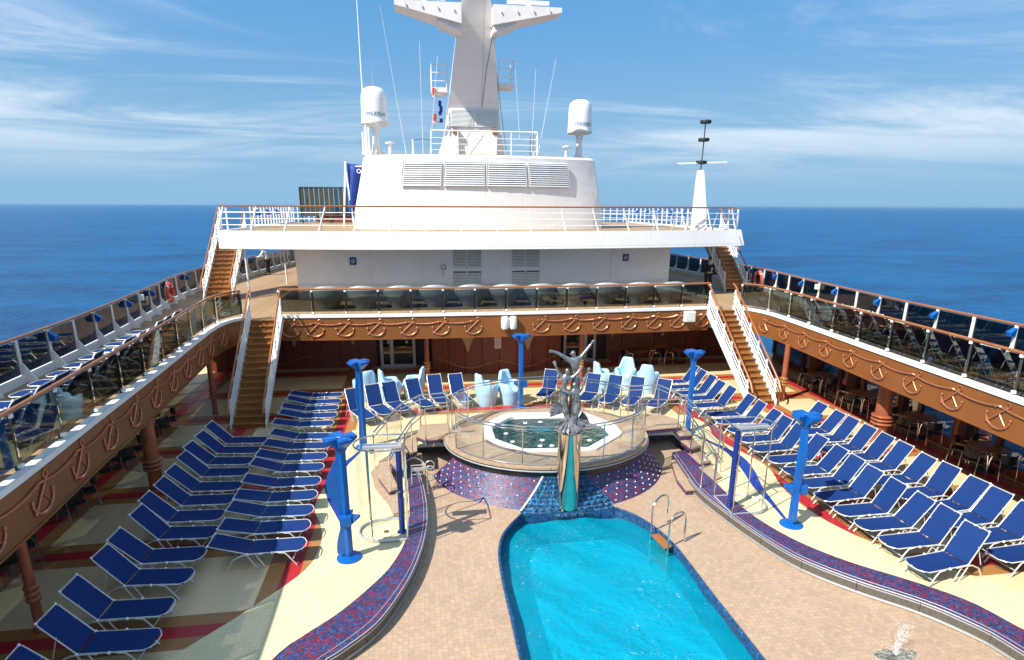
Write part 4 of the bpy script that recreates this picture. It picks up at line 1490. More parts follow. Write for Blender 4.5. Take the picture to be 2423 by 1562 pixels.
# side walls under the upper deck: posts and panes
for nm, P, sx in (('left', OUT_L, -1), ('right', OUT_R, 1)):
    t = thing('window_wall', 'row of tall windows with brown posts under the %s side deck' % nm, 'window wall', group='side windows of the pool deck')
    path = [(p[0] - sx * .3, p[1]) for p in P if -3.5 < p[1] < 29]
    obj('sill', MB().sweep(path, -.06, .06, 0.0, .32), 'wood_red', t)
    obj('head', MB().sweep(path, -.06, .06, 2.1, 2.27), 'wood_red', t)
    wk = walk(path, 1.5)
    for k, (x, y, tx, ty) in enumerate(wk):
        obj('post', MB().box((x, y, 1.2), (.14, .16, 1.79)), 'wood_red', t)
    for a, b in zip(wk, wk[1:]):
        l = sqrt((b[0] - a[0]) ** 2 + (b[1] - a[1]) ** 2)
        u = ((b[0] - a[0]) / l * .08, (b[1] - a[1]) / l * .08)
        obj('pane', MB().bar((a[0] + u[0], a[1] + u[1], 1.21), (b[0] - u[0], b[1] - u[1], 1.21), .012, 1.78), 'glass_window', t)

# loudspeakers on the fascia
def speaker(x, y, z, double, label):
    t = thing('loudspeaker', label, 'loudspeaker', (x, y, z), 0, 'white loudspeakers on the fascia')
    if double:
        for s_ in (-1, 1):
            obj('horn', MB().lathe([(.13, -.26), (.17, -.2), (.18, 0), (.17, .2), (.13, .26)], 12, (s_ * .17, -.16, 0), .9, .8), 'white_plastic', t, True)
        obj('bracket', MB().box((0, -.04, 0), (.1, .1, .3)), 'grey_pad', t)
    else:
        obj('cabinet', MB().box((0, -.14, 0), (.46, .24, .44)), 'white_plastic', t)
        g = obj('speaker_grille', MB().box((.02, -.268, 0), (.36, .014, .34)), 'off_white', t)
speaker(.09, 24.72, 2.8, True, 'double white horn loudspeaker on centre of the back fascia')
speaker(8.0, 25.02, 2.84, False, 'white box loudspeaker on the back fascia by the right stairs')

# ------------------------------------------------------------------ white deckhouse on the upper deck
dh = thing('deckhouse', 'white deckhouse front below the top deck', 'deckhouse')
HW = spline([(-9.1, 30.0), (-6, 29.72), (-3, 29.6), (0, 29.55), (3, 29.6), (6, 29.75), (9.1, 30.1)], 4)
wallp = HW + [(9.3, 44), (8.4, 56), (-8.4, 56), (-9.3, 44)]
obj('wall', MB().prism(wallp, ZU + .001, 5.62), 'white_wall', dh)
obj('base_trim', MB().sweep(HW, -.02, -.05, 3.78, 3.81), 'off_white', dh)
for x in (-5.7, 5.9):
    y = near(HW, x)[1]
    obj('panel_joint', MB().box((x, y - .004, 4.4), (.02, .02, 2.3)), 'off_white', dh)
for i, (x0, x1, z0, z1) in enumerate(((-1.86, -1.25, 4.58, 5.5), (-1.17, -.55, 4.58, 5.5), (-1.86, -1.25, 3.7, 4.38), (-1.17, -.55, 3.7, 4.38), (.96, 1.57, 4.58, 5.5), (1.65, 2.28, 4.58, 5.5), (.96, 1.57, 3.7, 4.38), (1.65, 2.28, 3.7, 4.38))):
    y = near(HW, (x0 + x1) / 2)[1]
    v = obj('vent', MB().box(((x0 + x1) / 2, y - .01, (z0 + z1) / 2), (x1 - x0, .04, z1 - z0)), 'olive', dh)
    sl = MB()
    k = int((z1 - z0) / .07)
    for j in range(k):
        z = z0 + .035 + j * .07
        sl.add([(x0, y - .05, z - .028), (x1, y - .05, z - .028), (x1, y - .032, z + .022), (x0, y - .032, z + .022)], [(0, 1, 2, 3)])
    o = obj('slat', sl, 'off_white', v); o['kind'] = 'stuff'
def wall_sign(x, z, label):
    y = near(HW, x)[1] - .03
    t = thing('wall_sign', label, 'sign', (x, y, z), 0, 'blue signs on the deckhouse')
    obj('plate', MB().box((0, 0, 0), (.30, .02, .34)), 'sign_blue', t)
    obj('pictogram', MB().tube([(.075 * cos(a), -.013, .085 * sin(a)) for a in [2 * pi * k / 14 for k in range(14)]], .011, 4, True), 'white_plastic', t)
    obj('pictogram_bar', MB().bar((-.05, -.014, -.055), (.05, -.014, .055), .008, .02), 'white_plastic', t)
wall_sign(-6.49, 4.89, 'small square blue sign on left part of white deckhouse')
wall_sign(6.67, 4.95, 'small square blue sign on right part of white deckhouse')
fl_ = thing('floodlight', 'small black floodlight with bracket on the white deckhouse', 'floodlight', (-2.33, 29.56, 4.6))
obj('lamp_frame', MB().tube([(-.09, -.1, -.1), (.09, -.1, -.1), (.09, -.1, .1), (-.09, -.1, .1)], .02, 5, True), 'black', fl_)
obj('lamp_glass', MB().box((0, -.09, 0), (.16, .05, .16)), 'off_white', fl_)
obj('hook', MB().tube([(0, -.03, -.2), (0, -.06, -.32), (-.05, -.06, -.36), (-.08, -.06, -.32)], .012, 5), 'steel_dark', fl_)
obj('arm', MB().bar((0, 0, 0), (0, -.07, 0), .04, .04), 'black', fl_)

# ------------------------------------------------------------------ top deck
FR = spline([(-12.05, 29.15), (-9, 28.4), (-5, 27.8), (0, 27.6), (5, 27.85), (9, 28.45), (12.0, 29.2)], 5)
tdp = FR + [(12.25, 31), (12.25, 46), (10, 52), (-10, 52), (-12.0, 46), (-12.0, 31)]
td = MB().prism(tdp, 5.72, ZT)
structure('top_deck', td, 'teak')
tf = thing('top_fascia', 'wide white curved fascia along the edge of the top deck', 'fascia')
m = MB()
n_ = len(FR)
vs = []
for i, (x, y) in enumerate(FR):
    u = max(0.0, (x - 10.4) / 1.6)
    vs += [(x, y - .02, 6.30), (x, y - .16, 6.30), (x + .3 * u, y - .22, 5.55), (x + .3 * u, y - .04, 5.52)]
for i in range(n_ - 1):
    for k in range(4):
        m.f.append((i * 4 + k, (i + 1) * 4 + k, (i + 1) * 4 + (k + 1) % 4, i * 4 + (k + 1) % 4))
m.f += [(0, 1, 2, 3), tuple((n_ - 1) * 4 + k for k in (3, 2, 1, 0))]
m.v += vs
obj('front_panel', m, 'white_plate_wide', tf, True)
for sx, xx in ((-1, -12.0), (1, 12.25)):
    m = MB()
    m.add([(xx + sx * .06, 29.2, 6.3), (xx + sx * .06, 46, 6.3), (xx + sx * (.06 if sx < 0 else .3), 46, 5.55), (xx + sx * (.06 if sx < 0 else .3), 29.2, 5.55),
           (xx - sx * .06, 29.2, 6.3), (xx - sx * .06, 46, 6.3), (xx - sx * .06, 46, 5.55), (xx - sx * .06, 29.2, 5.55)],
          [(0, 1, 2, 3), (7, 6, 5, 4), (0, 4, 5, 1), (1, 5, 6, 2), (2, 6, 7, 3), (3, 7, 4, 0)])
    obj('side_panel', m, 'white_paint', tf)
obj('under_panel', MB().prism([(p[0] * .985, p[1] + .05) for p in FR] + [(11.8, 46), (-11.8, 46)], 5.64, 5.71), 'off_white', tf)

def bar_rail(label, path, z0, h, step, slant=0.0, group=None, dense=False, rail='wood_rail', bars=(.25, .5, .75), pw=.07):
    t = thing('bar_railing', label, 'railing', group=group)
    obj('handrail', MB().tube([(p[0], p[1], z0 + h) for p in path], .034, 6), rail, t, True)
    for b in bars:
        obj('rail_bar', MB().tube([(p[0], p[1], z0 + h * b) for p in path], .017, 5), 'white_paint', t, True)
    for (x, y, tx, ty) in walk(path, step):
        s_ = slant * (1 if x < 0 else -1) * min(1, abs(x) / 5) if slant else 0
        obj('post', MB().bar((x - tx * s_, y - ty * s_, z0), (x + tx * s_, y + ty * s_, z0 + h - .03), pw, .05, (tx, ty, 0)), 'white_paint', t)
    return t


bar_rail('white railing with wood handrail along the front of the top deck', [(p[0] * .99, p[1] + .05) for p in FR], 6.28, 1.06, 1.55, .18, 'top deck railings')
bar_rail('white railing along the left side of the top deck', [(-11.95, 29.3), (-11.95, 30.2)], 6.25, 1.06, .9, 0, 'top deck railings')
bar_rail('white railing along the far left side of the top deck', [(-11.95, 34.4), (-11.95, 38), (-11.95, 42), (-11.9, 46), (-10.5, 50)], 6.25, 1.06, .75, 0, 'top deck railings')
bar_rail('white railing along the right side of the top deck', [(12.15, 29.4), (12.15, 30.3)], 6.25, 1.06, .9, 0, 'top deck railings')
bar_rail('white railing along the far right side of the top deck', [(12.2, 34.6), (12.2, 38), (12.2, 42), (12.1, 46), (10.5, 50)], 6.25, 1.06, .8, 0, 'top deck railings')
# braces behind the front railing
for i, x in enumerate((-10.6, -9.2, -7.6, 7.6, 8.6, 9.4, 10.9)):
    x_, y_, tx, ty = near(FR, x)
    b = obj('rail_brace', MB().bar((x_, y_ + .55, 6.22), (x_, y_ + .1, 7.1), .05, .05), 'white_paint')
    side = 'left' if x < 0 else 'right'
    order = {-10.6: 'outermost', -9.2: 'middle', -7.6: 'innermost', 7.6: 'innermost', 8.6: 'second from centre', 9.4: 'third from centre', 10.9: 'outermost'}[x]
    tag(b, 'slanted white brace behind the top deck railing, %s on the %s' % (order, side), 'brace', 'braces of the top railing')
for side, yy_ in (('left', (35.1, 37.4, 39.7)), ('right', (35.4, 37.4, 39.4, 41.4, 43.4))):
    for q, y in enumerate(yy_):
        x = -11.8 if side == 'left' else 12.05
        t = thing('rail_lamp', 'blue hooded lamp on the %s top deck railing, %s from the camera' % (side, ORD[q]), 'lamp', (x, y, 7.0), 0 if side == 'left' else pi, 'blue lamps on the top deck')
        put('hood', HOOD, None, t)

# props under the top deck
for q, (x, y) in enumerate(((-11.55, 31.0), (-10.9, 36.5), (11.9, 31.2))):
    p = obj('deck_prop', MB().tube([(x, y, ZU), (x, y, 5.7)], .045, 8), 'white_paint', None, True)
    tag(p, ['slim white prop beside the left upper stairs', 'slim white prop by the deckhouse left corner', 'slim white prop beside the right upper stairs'][q], 'post', 'props under the top deck')

# ------------------------------------------------------------------ funnel house with louvres
fh = thing('funnel_house', 'large white rounded funnel housing on the top deck', 'funnel')
def ring_outline(w, yf, bow, yb_, rc):
    P = []
    for k in range(13):
        u = -1 + 2 * k / 12
        P.append((u * (w - rc), yf - bow * (1 - u * u)))
    P = [(-w, yf + rc * 1.1), (-w + rc * .3, yf + rc * .35)] + P + [(w - rc * .3, yf + rc * .35), (w, yf + rc * 1.1)]
    return P + [(w, yb_ - 2), (w - 1.5, yb_), (-w + 1.5, yb_), (-w, yb_ - 2)]
R_ = [(ZT + .001, 6.75, 33.4, .9, .9), (7.1, 6.7, 33.38, .9, .9), (8.2, 6.42, 33.3, .88, .9), (9.2, 6.18, 33.2, .86, .85), (9.70, 6.08, 33.15, .85, .8), (9.80, 5.95, 33.25, .85, .8)]
m = MB()
for (z, w, yf, bow, rc) in R_:
    m.v += [(x, y, z) for x, y in ring_outline(w, yf, bow, 46, rc)]
k_n = len(m.v) // len(R_)
for i in range(len(R_) - 1):
    for k in range(k_n):
        l = (k + 1) % k_n
        m.f.append((i * k_n + k, i * k_n + l, (i + 1) * k_n + l, (i + 1) * k_n + k))
m.f.append(tuple((len(R_) - 1) * k_n + k for k in range(k_n)))
obj('shell', m, 'white_plate', fh, True)
obj('roof_deck', MB().prism(ring_outline(5.6, 33.7, .85, 45.6, .8), 9.801, 9.86), 'teak', fh)
def fy(x, z):
    u = x / 5.6
    return 33.35 - (z - 7) * .07 - .89 * (1 - u * u)
edges = [(-4.12, -2.2), (-2.06, -.08), (.06, 2.06), (2.2, 4.35)]
for (x0, x1) in edges:
    z0, z1 = 8.34, 9.46
    fr_ = MB()
    sl = MB()
    def lp(x, z, o_=0.0):
        xx = x * (1 + (9.0 - z) * .035)
        return (xx, fy(xx, z) - o_, z)
    c4 = [lp(x0, z0, .03), lp(x1, z0, .03), lp(x1, z1, .03), lp(x0, z1, .03)]
    lv = MB().tube([lp(x0, z0, .03), lp((x0 + x1) / 2, z0, .03), lp(x1, z0, .03), lp(x1, z1, .03), lp((x0 + x1) / 2, z1, .03), lp(x0, z1, .03)], .035, 4, True)
    lo = obj('louvre_frame', lv, 'white_paint', fh)
    bk = MB().add([lp(x0, z0, .006), lp((x0 + x1) / 2, z0, .006), lp(x1, z0, .006), lp(x1, z1, .006), lp((x0 + x1) / 2, z1, .006), lp(x0, z1, .006)], [(0, 1, 4, 5), (1, 2, 3, 4)])
    obj('louvre_back', bk, 'grey_pad', lo)
    nk = 11
    for k in range(nk):
        z = z0 + (z1 - z0) * (k + .5) / nk
        xm = (x0 + x1) / 2
        a = [lp(x0 + .03, z - .045, .075), lp(xm, z - .045, .075), lp(x1 - .03, z - .045, .075), lp(x1 - .03, z + .035, .015), lp(xm, z + .035, .015), lp(x0 + .03, z + .035, .015)]
        sl.add(a, [(0, 1, 4, 5), (1, 2, 3, 4)])
    o = obj('slat', sl, 'white_paint', lo); o['kind'] = 'stuff'

bar_rail('white bar railing on the roof of the funnel housing', [(-2.65, 33.35), (2.8, 33.35)], 9.86, 1.15, 1.36, 0, 'roof railings', rail='white_paint', bars=(.2, .45, .7))
bar_rail('white bar railing at the right of the mast foot', [(2.8, 33.4), (2.9, 36)], 9.86, 1.15, 1.3, 0, 'roof railings', rail='white_paint', bars=(.2, .45, .7))

# ------------------------------------------------------------------ text on meshes
def text_mesh(txt, size):
    cu = bpy.data.curves.new('txt', 'FONT')
    cu.body = txt; cu.size = size; cu.extrude = 0.0; cu.resolution_u = 2
    cu.align_x = 'CENTER'; cu.align_y = 'CENTER'
    o = bpy.data.objects.new('txt', cu)
    COL.objects.link(o)
    dg = bpy.context.evaluated_depsgraph_get(); dg.update()
    me = bpy.data.meshes.new_from_object(o.evaluated_get(dg))
    bpy.data.objects.remove(o)
    return me


def radome(x, y, label):
    t = thing('radome', label, 'radome', (x, y, 9.86), 0, 'white satellite domes on the funnel housing')
    prof = [(.66, 1.55), (.69, 1.60), (.67, 1.68), (.665, 2.0), (.65, 2.6), (.62, 2.92), (.54, 3.1), (.40, 3.2), (.2, 3.25), (.02, 3.26)]
    dm = obj('dome', MB().lathe(prof, 36), 'white_plastic', t, True)
    obj('skirt', MB().lathe([(.62, 1.46), (.70, 1.5), (.70, 1.56), (.6, 1.57)], 30), 'off_white', t, True)
    obj('stem', MB().lathe([(.30, 0), (.22, .25), (.16, .8), (.15, 1.1), (.22, 1.35), (.34, 1.47)], 18), 'white_paint', t, True)
    for k, a in enumerate((30, 150, 270)):
        aa = radians(a)
        obj('foot_web', MB().bar((.12 * cos(aa), .12 * sin(aa), .3), (.42 * cos(aa), .42 * sin(aa), .05), .03, .16), 'white_paint', t)
    R0 = .668
    bandm = MB()
    for i in range(15):
        a = radians(-130 + 80 * i / 14)
        bandm.v += [((R0 + .003) * cos(a), (R0 + .003) * sin(a), 1.80), ((R0 + .003) * cos(a), (R0 + .003) * sin(a), 2.04)]
    for i in range(14):
        bandm.f.append((i * 2, i * 2 + 2, i * 2 + 3, i * 2 + 1))
    obj('print_band', bandm, 'print_blue', dm)
    me = text_mesh('STN ATLAS', .225)
    for v in me.vertices:
        a = radians(-82) + v.co.x / R0
        v.co = ((R0 + .007) * cos(a), (R0 + .007) * sin(a), 1.91 + v.co.y)
    put('lettering', me, 'print_dark', dm)
    return t


worn('print_blue', (.55, .66, .74), .4, amt=.05)
worn('print_dark', (.08, .10, .14), .4, amt=.05)
radome(-5.43, 34.6, 'white satellite dome with blue band, left end of the roof')
radome(5.84, 36.6, 'white satellite dome with blue band, right end of the roof')

# ------------------------------------------------------------------ mast, raked aft
ms = thing('mast', 'tall pale ship mast with wide crosstrees on the funnel housing', 'mast', (0, 0, 0))
rings = [(9.86, -2.25, 1.3, 34.3, 37.2), (10.6, -2.0, 1.12, 34.35, 37.0), (11.3, -1.8, 1.02, 34.4, 36.6), (12.2, -1.68, .96, 34.4, 36.2), (15.5, -1.22, .52, 33.05, 34.5), (16.35, -1.12, .42, 32.7, 34.1), (17.3, -.85, .15, 32.3, 33.6)]
m = MB()
for (z, x0, x1, y0, y1) in rings:
    m.v += [(x0, y0, z), (x1, y0, z), (x1, y1, z), (x0, y1, z)]
for i in range(len(rings) - 1):
    for k in range(4):
        m.f.append((i * 4 + k, i * 4 + (k + 1) % 4, (i + 1) * 4 + (k + 1) % 4, (i + 1) * 4 + k))
m.f += [(0, 1, 2, 3), tuple((len(rings) - 1) * 4 + k for k in range(4))]
obj('trunk', m, 'mast_plate', ms)
m = MB()
def wing(sx, x0, x1):
    return [(x0, 32.0, 15.5), (x0, 32.0, 16.35), (x1, 32.05, 16.35), (x1, 32.05, 16.15),
            (x0, 33.9, 15.5), (x0, 33.9, 16.35), (x1, 33.2, 16.35), (x1, 33.2, 16.15)]
for sx, x0, x1 in ((-1, -1.1, -4.15), (1, .4, 3.65)):
    w_ = MB().add(wing(sx, x0, x1), [(0, 1, 2, 3), (7, 6, 5, 4), (0, 4, 5, 1), (1, 5, 6, 2), (2, 6, 7, 3), (3, 7, 4, 0)])
    wg = obj('crosstree', w_, 'mast', ms)
    obj('rib', MB().add([(x0, 32.2, 15.2), (x0 + sx * 1.1, 32.2, 15.62), (x0 + sx * 1.1, 32.2, 15.85), (x0, 32.2, 15.6), (x0, 33.6, 15.2), (x0 + sx * 1.1, 33.6, 15.62), (x0 + sx * 1.1, 33.6, 15.85), (x0, 33.6, 15.6)],
                        [(0, 1, 2, 3), (7, 6, 5, 4), (0, 4, 5, 1), (1, 5, 6, 2), (2, 6, 7, 3), (3, 7, 4, 0)]), 'mast', wg)
    obj('radar_bar', MB().box((x0 + sx * 1.7, 32.5, 16.62), (2.0, .2, .14)), 'white_plastic', wg)
    obj('radar_stand', MB().box((x0 + sx * 1.7, 32.5, 16.46), (.24, .24, .22)), 'white_plastic', wg)
    for k in range(4):
        xx = x0 + sx * (.35 + .75 * k)
        obj('deck_lamp', MB().lathe([(.03, 0), (.035, .07), (.02, .1)], 8, (xx, 31.96, 16.0 + .07 * k)), 'off_white', wg, True)
lv = obj('mast_louvre', MB().box((-.36, 34.375, 11.75), (2.5, .05, .85)), 'off_white', ms)
sl = MB()
for k in range(14):
    z = 11.36 + k * .06
    for (xa, xb) in ((-1.58, -.40), (-.32, .86)):
        sl.add([(xa, 34.31, z - .022), (xb, 34.31, z - .022), (xb, 34.345, z + .02), (xa, 34.345, z + .02)], [(0, 1, 2, 3)])
o = obj('slat', sl, 'white_paint', lv); o['kind'] = 'stuff'
for x in (-1.35, .72):
    obj('foot_lamp', MB().box((x, 34.2, 11.08), (.3, .3, .2)), 'copper', ms)
    obj('foot_leg', MB().bar((x, 34.25, 11.0), (x - .1, 33.95, 9.88), .25, .1), 'mast', ms)
# side platforms
for sx, x, z in ((-1, -2.0, 13.0), (1, 1.15, 13.3)):
    pf = obj('platform', MB().box((x + sx * .12, 34.6, z), (.8, 1.0, .22)), 'mast', ms)
    xo = x + sx * .5
    for (xa, ya) in ((xo, 34.1), (xo, 35.1), (x - sx * .25, 34.1)):
        obj('platform_post', MB().tube([(xa, ya, z), (xa, ya, z + 1.15)], .025, 5), 'white_paint', pf)
    for h in (.4, .78, 1.15):
        obj('platform_rail', MB().tube([(x - sx * .25, 34.1, z + h), (xo, 34.1, z + h), (xo, 35.1, z + h)], .02, 5), 'white_paint', pf)
for z in (12.7, 11.5):
    a_ = obj('signal_arm', MB().bar((-1.9, 34.3, z), (-2.45, 34.1, z), .09, .1), 'white_paint', ms)
    obj('signal_light', MB().lathe([(.07, 0), (.07, .1), (.09, .11), (.09, .3), (.04, .34)], 10, (-2.4, 34.1, z + .04)), 'orange', a_, True)
for k, (z, r) in enumerate(((12.35, .18), (12.1, .2), (11.9, .12), (11.55, .13))):
    obj('signal_flag', MB().box((-2.12 + .05 * (k % 2), 34.1, z), (.16, .05, r * 1.5), .5), 'cloth_blue', ms)
# ladder-like cable down the aft face
obj('cable', MB().tube([(.55, 32.4, 15.9), (.2, 33.4, 13.9), (.05, 34.25, 12.3)], .018, 5), 'steel_dark', ms)
obj('cable', MB().tube([(.5, 33.4, 15.3), (1.0, 34.2, 12.3), (1.3, 34.2, 10.2)], .015, 5), 'steel_dark', ms)

# aerial wires and whips
def whip(label, p, q, r=.014, mat='white_plastic'):
    o = obj('whip_aerial', MB().tube([p, q], [r * 1.5, r * .7], 5), mat)
    tag(o, label, 'aerial', 'thin aerials and stays')
whip('long white whip aerial rising above the left satellite dome', (-5.98, 34.9, 9.86), (-6.0, 34.9, 17.6), .03)
whip('short white whip aerial behind the left satellite dome', (-5.5, 35.2, 9.86), (-5.48, 35.2, 15.2), .022)
for lab, p, q in (('thin stay left of the mast, outermost', (-3.9, 33.5, 9.9), (-4.8, 32.6, 16.2)), ('thin stay left of the mast, middle', (-3.05, 33.6, 9.9), (-3.05, 32.6, 16.2)),
                  ('thin stay left of the mast, nearest the mast', (-2.7, 33.6, 9.9), (-2.0, 32.6, 16.2)), ('thin stay right of the mast, nearest the mast', (2.0, 33.7, 9.9), (1.4, 32.6, 15.4)),
                  ('thin stay right of the mast, middle', (2.55, 33.7, 9.9), (2.6, 32.6, 15.2)), ('thin stay right of the mast, outermost', (2.9, 33.7, 9.9), (3.7, 32.6, 15.2))):
    whip(lab, p, q, .010)
# small deck fittings on the roof
for lab, x, y in (('small white mushroom vent left on the roof', -4.7, 33.9), ('small white mushroom vent right on the roof', 4.55, 34.2)):
    t = thing('mushroom_vent', lab, 'vent', (x, y, 9.86), 0, 'roof vents')
    obj('pipe', MB().lathe([(.1, 0), (.08, .45), (.1, .5)], 10), 'white_paint', t, True)
    obj('cap', MB().lathe([(.24, .52), (.25, .58), (.06, .62)], 12), 'white_paint', t, True)
t = thing('roof_stub', 'white stub post with cable on the roof left of mast', 'post', (-3.55, 33.6, 9.86))
obj('post', MB().tube([(0, 0, 0), (0, 0, .75)], [.06, .03], 7), 'white_paint', t, True)
obj('cable', MB().tube([(.05, 0, .7), (.5, .2, .78), (1.0, .3, .72)], .015, 5), 'steel_dark', t)
t = thing('aerial_cluster', 'cluster of short white aerial posts beside the left satellite dome', 'aerial', (-6.0, 34.2, 9.86))
for x, h in ((-.05, 1.1), (.12, 1.7), (.25, 1.35)):
    obj('aerial_post', MB().tube([(x, 0, 0), (x, 0, h)], [.07, .04], 7), 'white_paint', t, True)

# windscreen, flag and frame left of the funnel housing
scr = thing('windscreen', 'dark louvred windscreen on the far left of the top deck', 'windscreen', (-9.3, 44.5, ZT))
obj('screen_frame', MB().tube([(-1.9, 0, .5), (1.9, 0, .5), (1.9, 0, 2.3), (-1.9, 0, 2.3)], .05, 5, True), 'olive', scr)
for k in range(12):
    x = -1.75 + k * .318
    obj('screen_panel', MB().box((x, .02, 1.4), (.27, .04, 1.72)), 'olive' if k < 6 else ('glass_smoke' if k % 2 else 'olive'), scr)
for x in (-1.8, 0, 1.8):
    obj('screen_leg', MB().box((x, 0, .25), (.1, .1, .5)), 'olive', scr)
obj('locker', MB().box((.3, .3, .35), (2.4, .5, .6)), 'wood_red', scr)
fg = thing('flag_frame', 'white A-frame with furled blue banner left of the funnel housing', 'flag', (-7.35, 37.6, ZT))
obj('leg', MB().tube([(0, 0, 3.55), (-.32, 0, 0)], .055, 6), 'white_paint', fg, True)
obj('leg', MB().tube([(0, 0, 3.0), (.25, 0, 0)], .05, 6), 'white_paint', fg, True)
cb = MB()
n_ = 8
for j in range(9):
    for i in range(n_ + 1):
        u = i / n_
        cb.v.append((.08 + u * (.95 - .055 * j), .1 * sin(u * 9 + j * .6), 3.45 - j * .36 - .12 * u * (j < 2)))
for j in range(8):
    for i in range(n_):
        a = j * (n_ + 1) + i
        cb.f.append((a, a + 1, a + n_ + 2, a + n_ + 1))
ban = obj('banner', cb, 'cloth_blue', fg, True)
sm = ban.modifiers.new('thick', 'SOLIDIFY'); sm.thickness = .02
obj('emblem', MB().tube([(.72 + .1 * cos(a), -.13, 3.02 + .1 * sin(a)) for a in [2 * pi * k / 14 for k in range(14)]], .022, 5, True), 'white_plastic', ban)
obj('emblem_bar', MB().box((.72, -.13, 3.28), (.36, .02, .07)), 'white_plastic', ban)

# tapered aerial pylon with rings on the right
py_ = thing('aerial_pylon', 'white tapered pylon carrying three black ring aerials', 'aerial', (10.1, 29.25, 6.2))
m = MB()
for z, w_, dx in ((0, .3, 0), (1.2, .24, -.05), (2.3, .17, -.12), (2.78, .13, -.15), (2.85, .09, -.15)):
    m.v += [(dx - w_, -w_, z), (dx + w_, -w_, z), (dx + w_, w_, z), (dx - w_, w_, z)]
for i in range(4):
    for k in range(4):
        m.f.append((i * 4 + k, i * 4 + (k + 1) % 4, (i + 1) * 4 + (k + 1) % 4, (i + 1) * 4 + k))
m.f += [(3, 2, 1, 0), (16, 17, 18, 19)]
obj('pylon', m, 'white_paint', py_)
obj('rod', MB().tube([(-.15, 0, 2.8), (-.12, 0, 3.6), (-.1, 0, 5.05)], .028, 6), 'steel_dark', py_, True)
for z, x in ((3.2, -.15), (4.2, -.12), (4.98, -.1)):
    obj('ring_aerial', MB().lathe([(.14, -.08), (.24, -.07), (.265, 0), (.24, .07), (.14, .08)], 18, (x, 0, z)), 'rubber', py_, True)
obj('cross_aerial', MB().tube([(-1.35, 0, 3.14), (1.15, 0, 3.24)], .02, 5), 'white_plastic', py_)
obj('cross_aerial', MB().tube([(-1.3, -.1, 3.1), (1.1, -.1, 3.19)], .014, 5), 'white_plastic', py_)

# ------------------------------------------------------------------ sun loungers
LCACHE = {}


def lounger_meshes(ang):
    """local x from the foot (0) to the head, bed height .35, back raised by ang degrees"""
    if ang in LCACHE:
        return LCACHE[ang]
    H, W, HX, BL = .35, .278, 1.12, .80
    ca, sa = cos(radians(ang)), sin(radians(ang))
    hx, hz = HX + BL * ca, H + BL * sa
    parts = []
    fr = MB().tube([(HX, -W, H), (.10, -W, H), (.03, -W * .8, H - .005), (-.03, -W * .35, H - .012), (-.03, W * .35, H - .012), (.03, W * .8, H - .005), (.10, W, H), (HX, W, H)], .0125, 6)
    parts.append(('seat_frame', fr.mesh('seat_frame', True), 'alu_white'))
    bf = MB().tube([(HX, -W, H), (hx - .05 * ca, -W, hz - .05 * sa), (hx, -W * .86, hz), (hx, W * .86, hz), (hx - .05 * ca, W, hz - .05 * sa), (HX, W, H)], .0125, 6)
    parts.append(('back_frame', bf.mesh('back_frame', True), 'alu_white'))
    def sheet(p0, p1, sag, n_=8, m_=6):
        mb = MB()
        for lift in (0, -.006):
            for i in range(n_ + 1):
                for j in range(m_ + 1):
                    u, v = i / n_, -1 + 2 * j / m_
                    x = p0[0] + (p1[0] - p0[0]) * u
                    z = p0[1] + (p1[1] - p0[1]) * u
                    mb.v.append((x, v * (W - .004), z - sag * (1 - v * v) * sin(pi * (.1 + .8 * u)) + lift + .004))
        K = (n_ + 1) * (m_ + 1)
        for s_ in range(2):
            for i in range(n_):
                for j in range(m_):
                    a = s_ * K + i * (m_ + 1) + j
                    mb.f.append((a, a + 1, a + m_ + 2, a + m_ + 1))
        for j in range(m_):
            for i in (0, n_):
                a = i * (m_ + 1) + j
                mb.f.append((a, a + 1, K + a + 1, K + a))
        return mb
    parts.append(('seat_sling', sheet((.02, H), (HX - .01, H), .035).mesh('seat_sling', True), 'sling'))
    parts.append(('back_sling', sheet((HX + .015, H + .01), (hx - .02 * ca, hz - .02 * sa), .018).mesh('back_sling', True), 'sling'))
    for sy in (-1, 1):
        y = sy * (W + .005)
        lg = MB().tube([(.50, y, H - .01), (.36, y, H - .03), (.30, y, H - .1), (.13, y * 1.02, .012)], .016, 6)
        parts.append(('leg', lg.mesh('leg', True), 'alu_white'))
        ar = MB().tube([(.80, y, H - .015), (.98, y * 1.02, H + .0), (1.22, y * 1.03, H - .02), (1.42, y * 1.03, H - .12), (1.55, y * 1.03, .012)], .017, 6)
        parts.append(('rear_leg', ar.mesh('rear_leg', True), 'alu_white'))
        st = MB().tube([(.95, y, H - .02), (.78, y, .02), (.95, y, .02), (1.12, y, H - .04)], .012, 5)
        parts.append(('brace', st.mesh('brace', True), 'alu_white'))
        if ang > 30:
            pr = MB().tube([(HX + .42 * ca, sy * W * .9, H + .42 * sa), (HX + .40, sy * W * .9, H - .08)], .011, 5)
            parts.append(('back_prop', pr.mesh('back_prop', True), 'alu_white'))
        parts.append(('knob', MB().ball((.62, sy * (W + .012), H), .030, 7, 5).mesh('knob', True), 'white_plastic'))
        parts.append(('knob', MB().ball((hx, sy * W * .93, hz), .026, 7, 5).mesh('knob', True), 'white_plastic'))
        parts.append(('knob', MB().ball((HX, sy * (W + .01), H), .028, 7, 5).mesh('knob', True), 'white_plastic'))
    parts.append(('cross_bar', MB().tube([(.2, -W, .17), (.2, W, .17)], .012, 5).mesh('cross_bar', True), 'alu_white'))
    for nm, me, mt in parts:
        me.materials.append(MAT[mt])
    LCACHE[ang] = parts
    return parts


